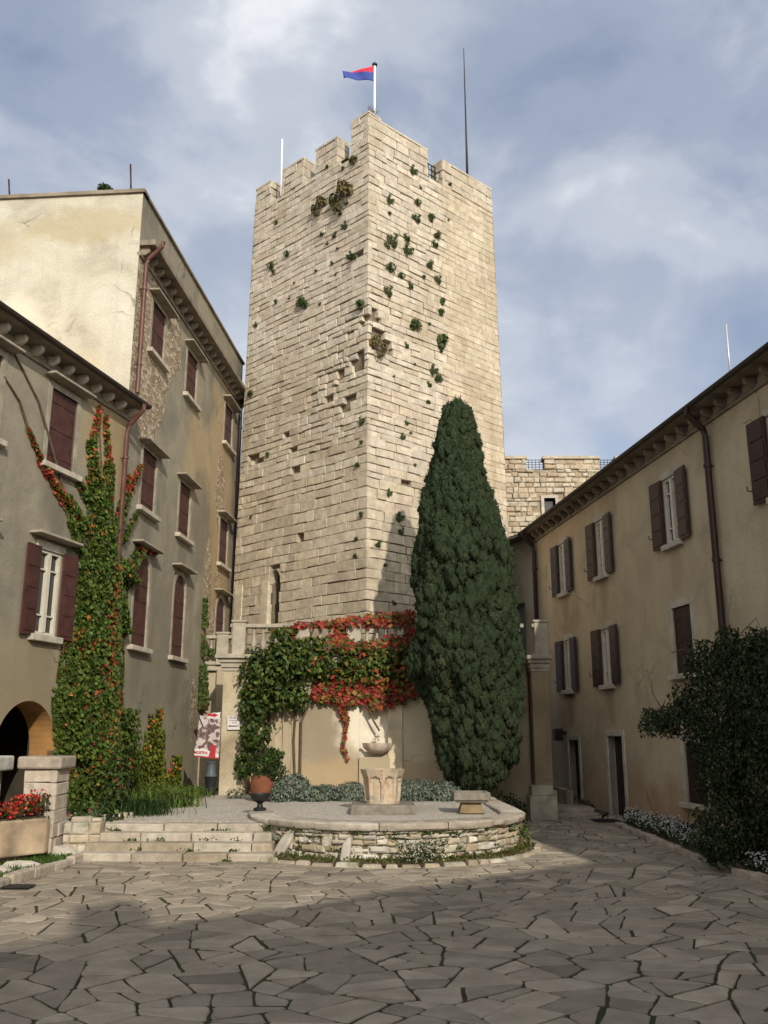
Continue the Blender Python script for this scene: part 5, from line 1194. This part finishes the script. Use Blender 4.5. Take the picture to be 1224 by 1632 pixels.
# big vine over the terrace wall
CV = [GREEN[0], GREEN[1], (.10, .135, .025), (.20, .14, .03), RED[0], RED[1], RED[3]]
g, gy, mx, rr_ = (4, 4, 2, .2, 0, 0, 0), (2, 4, 4, 1.2, .1, .2, .2), (2, 4, 3, 2, .7, .8, 1.2), (.5, .8, .7, 1.2, 3, 3, 2)
tv_ = thing('creeper', (-1.3, 22.7, 2.4), 'broad green and red creeper hanging over the terrace wall behind the well', 'creeper')
lv = Leaves()
blob_leaves(lv, [B(415, 1075, 22.3, .55, .55, .4, g), B(404, 1120, 22.2, .36, .45, .3, g), B(408, 1170, 22.1, .38, .42, .3, g), B(389, 1215, 22.2, .2, .38, .2, g), B(440, 1060, 22.4, .5, .5, .4, g), B(470, 1050, 22.6, .5, .45, .35, g), B(500, 1060, 22.7, .5, .4, .3, gy),
                 B(472, 1110, 22.6, .32, .38, .3, g), B(452, 1030, 22.6, .3, .42, .3, g), B(492, 1030, 22.75, .35, .25, .22, gy), B(535, 1055, 22.75, .5, .38, .25, gy), B(575, 1055, 22.75, .5, .38, .25, gy), B(615, 1055, 22.75, .45, .36, .25, gy), B(435, 1110, 22.4, .4, .4, .3, g), B(545, 1080, 22.75, .5, .24, .22, mx), B(600, 1080, 22.75, .5, .24, .22, mx), B(640, 1060, 22.7, .3, .5, .22, mx),
                 B(420, 1225, 21.9, .38, .26, .3, g), B(435, 1205, 22.1, .25, .2, .25, g)], (.08, .17), CV, g, 900, up=.35)
def flat_strokes(strokes, Yp, density, sizes):
    for (x0, y0, x1, y1, w0, w1, wt, th) in strokes:
        Lp = math.hypot(x1-x0, y1-y0); n = int(Lp*(w0+w1)/2*density); t = rng.random(n); w = w0+(w1-w0)*t; nx, ny = -(y1-y0)/Lp, (x1-x0)/Lp; s = np.clip(rng.normal(size=n)*.38, -.9, .9)
        X = x0+(x1-x0)*t+nx*w*s; Yv = y0+(y1-y0)*t+ny*w*s; P = np.array([at(a, b, Yp-random.random()*th) for a, b in zip(X, Yv)])
        lv.add(P, np.array([0, -1, .3])+rng.normal(size=(n, 3))*.45, rng.uniform(*sizes, n), pick(CV, wt, n), .85)
flat_strokes([(470, 998, 560, 992, 6, 7, rr_, .2), (555, 991, 660, 985, 10, 14, rr_, .25), (540, 1000, 545, 1040, 18, 16, rr_, .2), (650, 990, 655, 1020, 16, 14, rr_, .2), (600, 1030, 655, 1025, 14, 20, rr_, .22), (545, 1035, 600, 1035, 10, 14, rr_, .2), (462, 1000, 468, 1030, 10, 8, rr_, .15),
              (500, 1100, 650, 1095, 20, 20, rr_, .22), (510, 1108, 560, 1116, 12, 12, rr_, .2), (540, 1118, 600, 1108, 14, 12, rr_, .2), (545, 1120, 552, 1150, 12, 5, rr_, .12), (552, 1150, 547, 1190, 5, 2, rr_, .06), (547, 1190, 556, 1212, 3, 2, rr_, .05), (588, 1118, 592, 1135, 8, 4, rr_, .1), (498, 1105, 516, 1118, 10, 8, rr_, .15), (640, 1110, 662, 1100, 18, 14, rr_, .2), (590, 1125, 640, 1112, 12, 12, rr_, .15),
              (500, 1025, 650, 1040, 12, 16, mx, .2), (430, 1010, 475, 1005, 10, 8, gy, .15), (520, 1030, 640, 1045, 10, 14, rr_, .22)], YW-.08, .34, (.08, .16))
lv.build('foliage', M['leaf'], tv_, axis=(0, 0, -1))
m = MB()
for pts in ([(470, 1250), (468, 1180), (472, 1120), (480, 1060), (500, 1000)], [(605, 1165), (596, 1150), (585, 1130), (600, 1100)], [(425, 1250), (420, 1180), (440, 1100)], [(478, 1250), (480, 1150), (520, 1060)], [(412, 1240), (400, 1180), (420, 1080)]):
    m.tube([at(x, y, YW-.1) for x, y in pts], [.028]*len(pts), 6)
m.build('stem', M['bark'], tv_)
def bush(name, blobs, label, cat, cols, wts, sizes=(.04, .08), per=1500, group=None, asp=.5, up=.4, org=None, soft=.4):
    lv = Leaves(); blob_leaves(lv, blobs, sizes, cols, wts, per, up=up, asp=asp, inner=soft); c = np.array(blobs[0][0]) if org is None else org
    return tag(lv.build(name, M['leaf'], org=c, axis=(0, 0, 1)), label, cat, group)
LAV = [(.17, .21, .17), (.22, .26, .21), (.12, .15, .115), (.15, .17, .09)]
lg = 'grey green bushes along the terrace wall'
bush('lavender_bush', [B(465, 1258, 20.6, .42, .32, .35), B(448, 1268, 20.3, .25, .2, .25)], 'rounded grey green lavender bush beside the terracotta jar', 'bush', LAV, [3, 3, 2, .5], (.05, .10), 6000, group=lg, asp=.4, soft=.3)
bush('lavender_bush', [B(500, 1268, 20.4, .4, .2, .3), B(520, 1266, 20.6, .3, .2, .3)], 'low spreading grey green bush left of the well', 'bush', LAV, [3, 3, 2, .8], (.05, .10), 6000, group=lg, asp=.4, soft=.3)
bush('lavender_bush', [B(560, 1266, 20.4, .38, .24, .3)], 'grey green bush just behind the left side of the well', 'bush', LAV, [3, 3, 2, .5], (.05, .10), 6000, group=lg, asp=.4, soft=.3)
bush('lavender_bush', [B(662, 1262, 20.4, .4, .25, .3), B(640, 1266, 20.2, .25, .2, .25)], 'grey green bush just behind the right side of the well', 'bush', LAV, [3, 3, 2, .5], (.05, .10), 6000, group=lg, asp=.4, soft=.3)
bush('lavender_bush', [B(703, 1264, 20.5, .38, .24, .3)], 'grey green bush left of the cypress foot', 'bush', LAV, [3, 3, 2, .5], (.05, .10), 6000, group=lg, asp=.4, soft=.3)
DG = [(.02, .04, .012), (.03, .055, .014), (.014, .028, .009)]
bush('small_bush', [B(376, 1266, 21.3, .22, .14, .2)], 'small clipped dark bush at the foot of the ochre pillar', 'bush', DG, [1, 1, 1], (.03, .06), 2600)
bush('small_bush', [B(405, 1046, 22.6, .3, .22, .2)], 'dark tuft hanging from the ledge beside the left pillar cap', 'bush', DG, [1, 2, 1], (.05, .1), 1800)
pl_lv = Leaves(); blob_leaves(pl_lv, [(np.array([-2.66, 20.5, 1.3]), (.38, .35, .28)), (np.array([-2.4, 20.5, 1.2]), (.28, .25, .2))], (.05, .1), DG+[GREEN[1]], [2, 2, 1, 1], 1600, asp=.4); pl_lv.build('plant', M['leaf'], pt, axis=(0, 0, 1))
# plants at the foot of the cypress / behind the round wall
bush('small_bush', [(np.array([2.75, 20.6, .25]), (.35, .4, .3)), (np.array([2.7, 21.3, .3]), (.5, .5, .35))], 'low dark plants right of the curved wall by the cypress', 'bush', DG+[(.12, .05, .06)], [2, 3, 2, .2], (.05, .11), 1300, asp=.6)
# right: big shaded climber over the house front
br = thing('shrub', (6.0, 14.8, 0), 'huge dark climbing shrub against the shaded right house', 'shrub')
lv = Leaves(); D2 = [(.022, .038, .014), (.034, .056, .018), (.055, .082, .024), (.014, .024, .010)]
w1 = [2, 2.4, 1.1, 1.6]
blob_leaves(lv, [B(1180, 1130, 15.0, .75, .95, .7), B(1215, 1240, 14.6, .85, .8, .7), B(1165, 1320, 14.3, .55, .5, .55), B(1150, 1230, 15.0, .4, .55, .5), B(1200, 1060, 15.0, .6, .45, .5), B(1130, 1065, 15.8, .42, .42, .4), B(1085, 1150, 16.2, .45, .32, .35), B(1050, 1148, 16.6, .3, .22, .25), B(1110, 1120, 16.2, .45, .4, .35),
                 B(1160, 1030, 15.6, .22, .35, .25), B(1225, 1345, 14.4, .5, .5, .5), B(1240, 1150, 14.3, .7, 1.0, .7), B(1145, 1352, 14.0, .28, .26, .3), B(1215, 1030, 15.0, .3, .25, .3), B(1128, 1180, 15.9, .35, .4, .3)], (.045, .095), D2, w1, 2600, asp=.5, up=.1, inner=.6)
P = np.concatenate([np.array([at(x, y, Yq) for x, y, Yq in zip(rng.uniform(a, b, k), rng.uniform(c, d, k), rng.uniform(15.2, 16.4, k))]) for a, b, c, d, k in ((1018, 1060, 1130, 1175, 160), (1095, 1150, 1020, 1070, 260), (1150, 1224, 1000, 1040, 240))])
lv.add(P, rnd_dirs(len(P)), rng.uniform(.05, .1, len(P)), pick(D2, w1, len(P)), .6)
lv.build('foliage', M['leaf'], br, axis=(0, 0, -1))
m = MB()
for pts, Yq in (([(1200, 1390), (1190, 1250), (1180, 1100), (1165, 1010)], 15.2), ([(1180, 1200), (1120, 1140), (1060, 1150), (1015, 1165)], 16.3), ([(1110, 1120), (1085, 1080), (1105, 1050)], 16.3), ([(1052, 1125), (1040, 1105), (1038, 1085)], 16.8), ([(1180, 1010), (1205, 985), (1215, 1010)], 15.0), ([(1056, 1128), (1060, 1115)], 16.8), ([(1070, 1040), (1090, 1035), (1110, 1045)], 16.2)):
    m.tube([at(x, y, Yq) for x, y in pts], ([.03, .02, .012, .006] if len(pts) > 3 else [.012, .008, .005])[:len(pts)], 6)
m.build('stem', M['bark'], br)
def flower_bed(name, corners, n, h, label, fl_frac=.35, green=DG, white=(.5, .48, .45)):
    lv = Leaves(); c = np.array(corners); a = rng.random(n); b = rng.random(n)
    P = (c[0]*(1-a)[:, None]+c[1]*a[:, None])*(1-b)[:, None]+(c[3]*(1-a)[:, None]+c[2]*a[:, None])*b[:, None]
    z = .07+h*rng.random(n)**.7*(1+.3*np.sin(P[:, 1]*6)); P = np.concatenate([P, z[:, None]], 1); k = int(n*fl_frac); P[:k, 2] += h*.25
    lv.add(P[:k], np.array([-.3, -.7, .8])+rng.normal(size=(k, 3))*.3, .032, vary(white, k, .1), 1.0); lv.add(P[k:], rnd_dirs(n-k)+[0, 0, .5], .055, pick(green+[(.07, .10, .03)], [1]*(len(green)+1), n-k), .5)
    return tag(lv.build(name, M['leaf'], org=(*P[:, :2].mean(0), .05)), label, 'flowers')
inset = lambda p, k: (np.array(p)+np.array(w_(k))*.0)
q0, q1 = np.array(bA[0])+[.12, 0], np.array(bA[2])+[.15, 0]
flower_bed('flower_bed', [q0, q1, np.array(w_(-5.4))-[.35, 0], np.array(w_(-.4))-[.1, 0]], 5200, .2, 'low white flowering plants along the foot of the right house', .3)
flower_bed('flower_bed', [np.array(bC[0])+[.1, .05], np.array(bC[2])+[.1, .1], np.array(bC[2])+[.8, .3], np.array(bC[0])+[.7, .3]], 2400, .16, 'white flowers behind the kerb at the right picture edge', .3)
bush('small_bush', [(np.array([*w_(2.6), .15])-[.3, 0, 0], (.22, .35, .2)), (np.array([*w_(1.9), .15])-[.35, 0, 0], (.25, .4, .17))], 'low mossy bush between the two right doorways', 'bush', DG+[(.09, .09, .03)], [1, 2, 1, 2], (.03, .07), 1700)
# weeds and flowers at the foot of the round wall
def arc_pts(a0, a1, r0, r1, n, z=.05):
    a = R(1)*rng.uniform(a0, a1, n); r = rng.uniform(r0, r1, n); k = 1-.09*np.clip((a-R(290))/R(58), 0, 1); r = 2.5+(r-2.5)*k*(1-.45*np.clip((a-R(290))/R(58), 0, 1))
    return np.stack([CX+r*np.cos(a), CY+r*np.sin(a), np.full(n, z)], 1)
P = arc_pts(200, 345, 2.5, 2.95, 1700); tag(blades('grass', [tuple(p) for p in P], .05, (.14, .13, .045), .9, .007), 'short weedy grass at the foot of the curved wall', 'grass', kind='stuff')
lv = Leaves(); P = arc_pts(205, 345, 2.5, 2.8, 1500); P[:, 2] += rng.random(1500)**2*.07; lv.add(P, rnd_dirs(1500)+[0, 0, .6], rng.uniform(.03, .07, 1500), pick([GREEN[1], GREEN[2], (.14, .12, .03), (.2, .09, .04)], [3, 3, 1.5, .7], 1500), .7)
tag(lv.build('ground_cover', M['leaf']), 'low leafy weeds along the foot of the curved wall', 'weeds', kind='stuff')
def daisy(px, py, r, h, n, label):
    c = atz(px, py, .1); lv = Leaves(); a = rng.uniform(0, 6.28, n); rad = r*np.sqrt(rng.random(n)); z = h*rng.random(n); P = np.stack([c[0]+rad*np.cos(a), c[1]+rad*np.sin(a)*.6, .08+z], 1); k = int(n*.35)
    lv.add(P[:k], np.array([-.1, -1, .5])+rng.normal(size=(k, 3))*.4, .026, vary((.5, .47, .4), k, .12), 1.0); lv.add(P[k:], rnd_dirs(n-k), .05, pick([GREEN[0], GREEN[1], (.06, .05, .02)], [2, 1, 1], n-k), .5); return tag(lv.build('daisy_plant', M['leaf'], org=c), label, 'flowers', 'daisies at the curved wall')
daisy(662, 1370, .26, .28, 420, 'tall white daisies at the front of the curved wall, left clump'); daisy(690, 1368, .2, .3, 360, 'tall white daisies at the front of the curved wall, right clump'); daisy(822, 1338, .2, .3, 260, 'white daisies at the right end of the curved wall')
bush('small_bush', [(atz(835, 1334, .2), (.16, .2, .2)), (atz(826, 1345, .1), (.3, .2, .12))], 'bright green leafy weed at the right end of the curved wall', 'weed', [GREEN[2], (.13, .18, .03), GREEN[1], (.25, .06, .05)], [2, 2, 1, .5], (.05, .1), 900, asp=.5)
# moss tufts growing in the round wall and steps
tf = Leaves()
for _ in range(46):
    u = random.uniform(.3, LT-4.6); z = random.choice((.47, .47, .43, .37, .29, .2)); p = np.array(fC(u, z, .03)); n = 26; tf.add(p+rng.normal(size=(n, 3))*[.05, .03, .025], rnd_dirs(n)+[0, -.5, .3], rng.uniform(.02, .05, n), pick(GREEN[:3], [1, 2, 1], n), .8)
for _ in range(14):
    k = random.choice((0, 1, 2, 3)); p = np.array([random.uniform(-4.9, -2.0), 15.2+.31*k, tr*k+.02]); n = 24; tf.add(p+rng.normal(size=(n, 3))*[.07, .02, .02], rnd_dirs(n)+[0, -.5, .3], rng.uniform(.02, .05, n), pick(GREEN[:3], [1, 2, 1], n), .8)
tag(tf.build('moss', M['leaf']), 'green moss and small plants in the joints of steps and curved wall', 'moss', kind='stuff')
# grass clumps at the foot of the tall house
def clump(px, py, z, r, n, h, col, lean, w, label, name='grass_clump'):
    c = atz(px, py, z); P = [(c[0]+rng.normal()*r, c[1]+rng.normal()*r*.8, z-.02) for _ in range(n)]; return tag(blades(name, P, h, col, lean, w, org=c), label, 'plant', 'leafy clumps at the foot of the tall house')
clump(215, 1300, .5, .30, 900, .42, (.04, .08, .02), 1.7, .008, 'dark fine leaved grass clump beside the creeper foot')
clump(268, 1286, .53, .28, 420, .42, (.12, .18, .035), 1.6, .016, 'bright green strap leaved clump at the foot of the tall house')
clump(240, 1278, .53, .26, 300, .45, (.10, .155, .03), 1.5, .016, 'green strap leaved clump between the dark grass and the bright clump')
clump(290, 1272, .54, .24, 260, .36, (.11, .17, .035), 1.7, .014, 'small strap leaved clump nearest the passage')
clump(335, 1266, .55, .3, 380, .2, (.06, .11, .02), .8, .012, 'low grass at the foot of the dark bin')
lv = Leaves(); blob_leaves(lv, [(at(150, 1300, 16.6), (.5, .3, .22)), (at(185, 1250, 17.3), (.25, .25, .55))], (.07, .13), GREEN+[(.2, .05, .03)], [3, 2, 1, 2, .4], 1000); tag(lv.build('small_bush', M['leaf'], org=at(150, 1300, 16.6)), 'leafy undergrowth at the foot of the tall creeper', 'bush')
rock_line = MB()
for k in range(7):
    q = atz(125+k*13, 1310-k*1.2+random.uniform(-1, 1), .52); g = random.uniform(.85, 1.1); rock_line.col = tuple(c*g for c in (.46, .40, .31)); l = random.uniform(.1, .15); rock_line.box(q[0]-l, q[0]+l*.9, q[1]-.08, q[1]+.08, .45, .58+random.uniform(-.02, .03))
tag(rock_line.build('kerb', M['rim'], org=atz(125, 1310, .5), bevel=.03), 'short row of edging stones above the left end of the steps', 'kerb')
# small plant in the basin
bl = Leaves(); c = np.array([-.22, YW-.22, 1.76]); bl.add(c+rng.normal(size=(26, 3))*[.06, .04, .09]+[0, 0, .08], rnd_dirs(26), .05, pick([GREEN[2], (.3, .3, .08)], [2, 1], 26), .5); bl.add(c+[.07, 0, .17]+rng.normal(size=(14, 3))*.03, rnd_dirs(14), .06, vary((.75, .65, .55), 14, .08), .9); bl.add(c+np.array([[0, 0, .02*k] for k in range(-2, 8)]), rnd_dirs(10), .05, vary((.1, .08, .04), 10), .2)
tag(bl.build('potted_plant', M['leaf'], org=c), 'small white flower on a twig in the shell basin', 'plant')
# caper and grass tufts rooted in the tower
def tuft_mesh(sd, cols, w, n=230):
    lv = Leaves(); d = rnd_dirs(n); d[:, 1] = -abs(d[:, 1]); s = rng.random(n)**.5; k = rng.normal(size=(5, 3))*[.38, .1, .3]; ci = rng.integers(0, 5, n); P = k[ci]*.9+d*s[:, None]*rng.uniform(.2, .42, (5, 1))[ci]+[0, -.12, -.05]; P[:, 1] = np.minimum(P[:, 1], -.02); lv.add(P, d+[0, -.2, .5], rng.uniform(.12, .3, n), pick(cols, w, n), .6)
    return lv
TG = [(.04, .07, .02), (.06, .095, .025), (.09, .12, .035)]
protos = []
for k in range(4): protos.append(tuft_mesh(k, TG, [1, 2, 1]))
dryp = tuft_mesh(9, [(.13, .10, .035), (.07, .08, .025), (.18, .12, .06)], [2, 2, 1], 260)
meshes = {}
def tuft(face, px, py, size, kind=None, label=None):
    key = 'dry' if kind == 'dry' else random.randrange(4)
    f = FL if face == 'L' else FR; u, z = f.uz(px, py); p = f(u, z, .0); ang = math.atan2(f.n[0], -f.n[1])
    if key not in meshes:
        o = (dryp if key == 'dry' else protos[key]).build('caper_bush' if key != 'dry' else 'dry_bush', M['leaf'], axis=(0, 0, 1)); meshes[key] = o
    else: o = meshes[key].copy(); COL.objects.link(o)
    o.location = p; o.rotation_euler = (0, 0, ang); k_ = random.uniform(1.0, 1.3); o.scale = (size*k_*random.choice((-1, 1)), size*k_, size*k_*random.uniform(.8, 1.3))
    return tag(o, label or 'small green caper tuft rooted in a joint of the tower stonework', 'plant', 'green tufts growing on the tower')
for px, py, s, lb_, kd_ in ((547, 308, .62, 'largest brownish bush high on the left face of the tower', 'dry'), (511, 326, .42, 'smaller brownish bush left of the largest one on the tower', 'dry'), (600, 548, .40, 'dry bush in the broken corner of the tower', 'dry'), (575, 484, .36, 'round green bush at the tower corner just above the broken stones', None), (656, 516, .38, 'spreading green bush in the middle of the right tower face', None), (704, 541, .40, 'round green bush on the seam of the right tower face', None), (564, 254, .26, 'dry tuft just below the corner battlement', 'dry')):
    tuft('L' if px < 589 else 'R', px, py, s, kd_, lb_)
LT_ = [(515, 318, .18), (440, 355, .14), (432, 424, .22), (436, 432, .18), (457, 405, .2), (485, 480, .28), (486, 486, .2), (554, 323, .14), (552, 360, .16), (535, 376, .14), (567, 408, .24), (560, 408, .16), (514, 374, .12), (538, 396, .1), (505, 431, .1), (440, 480, .14), (409, 518, .12), (402, 626, .18), (535, 438, .08), (523, 388, .1), (576, 672, .16), (578, 703, .12), (572, 740, .14), (576, 818, .15), (570, 858, .11), (568, 885, .1), (400, 825, .1), (427, 723, .14), (544, 340, .1), (470, 450, .1), (530, 420, .1), (510, 485, .1), (548, 267, .14), (523, 265, .12), (462, 475, .09), (536, 370, .1)]
RT_ = [(656, 272, .2), (619, 319, .16), (619, 339, .16), (666, 323, .2), (665, 350, .24), (684, 344, .24), (716, 294, .12), (627, 386, .26), (618, 392, .16), (648, 381, .2), (646, 398, .28), (695, 376, .22), (693, 391, .2), (623, 427, .26), (640, 440, .22), (683, 423, .2), (654, 457, .18), (620, 466, .24), (674, 440, .13), (699, 447, .18), (705, 479, .22), (700, 495, .26), (648, 552, .14), (688, 590, .22), (695, 602, .22), (684, 614, .14), (680, 640, .13), (648, 675, .1), (640, 696, .12), (618, 786, .14), (601, 868, .16), (634, 825, .2), (640, 848, .13), (612, 900, .1), (628, 962, .14), (660, 740, .1), (714, 350, .08), (683, 515, .1), (661, 580, .1), (703, 560, .12), (627, 600, .08), (670, 300, .1), (655, 690, .09)]
for px, py, s in LT_: tuft('L', px, py, s)
for px, py, s in RT_: tuft('R', px, py, s)
# tuft beside the flagpole, tuft on the cream parapet
c = np.array(FR(.28, 20.9, -.2)); tag(blades('grass_clump', [(c[0]+rng.normal()*.07, c[1]+rng.normal()*.07, c[2]) for _ in range(60)], .5, (.14, .11, .07), .6, .012, org=c), 'dry grass tuft beside the foot of the flagpole', 'plant')
c = at(165, 300, 19.15); bush('small_bush', [(c, (.14, .14, .1)), (c+[.12, 0, -.03], (.1, .1, .07))], 'small green tuft on the cream parapet', 'plant', [GREEN[1], GREEN[0]], [1, 1], (.05, .1), 4200)
# fallen leaves
lf = Leaves(); n = 90; P = np.stack([rng.uniform(2.6, 4.2, n), rng.uniform(17, 23, n), np.full(n, .045)], 1); P2 = np.stack([rng.uniform(-4, 3, 40), rng.uniform(11, 15, 40), np.full(40, .045)], 1); P = np.concatenate([P, P2]); lf.add(P, np.array([0, 0, 1.])+rng.normal(size=(len(P), 3))*.15, rng.uniform(.03, .06, len(P)), pick([(.12, .05, .025), (.09, .05, .03), (.2, .06, .03)], [2, 2, 1], len(P)), .7)
tag(lf.build('fallen_leaves', M['leaf']), 'scattered dead leaves on the paving', 'leaves', kind='stuff')
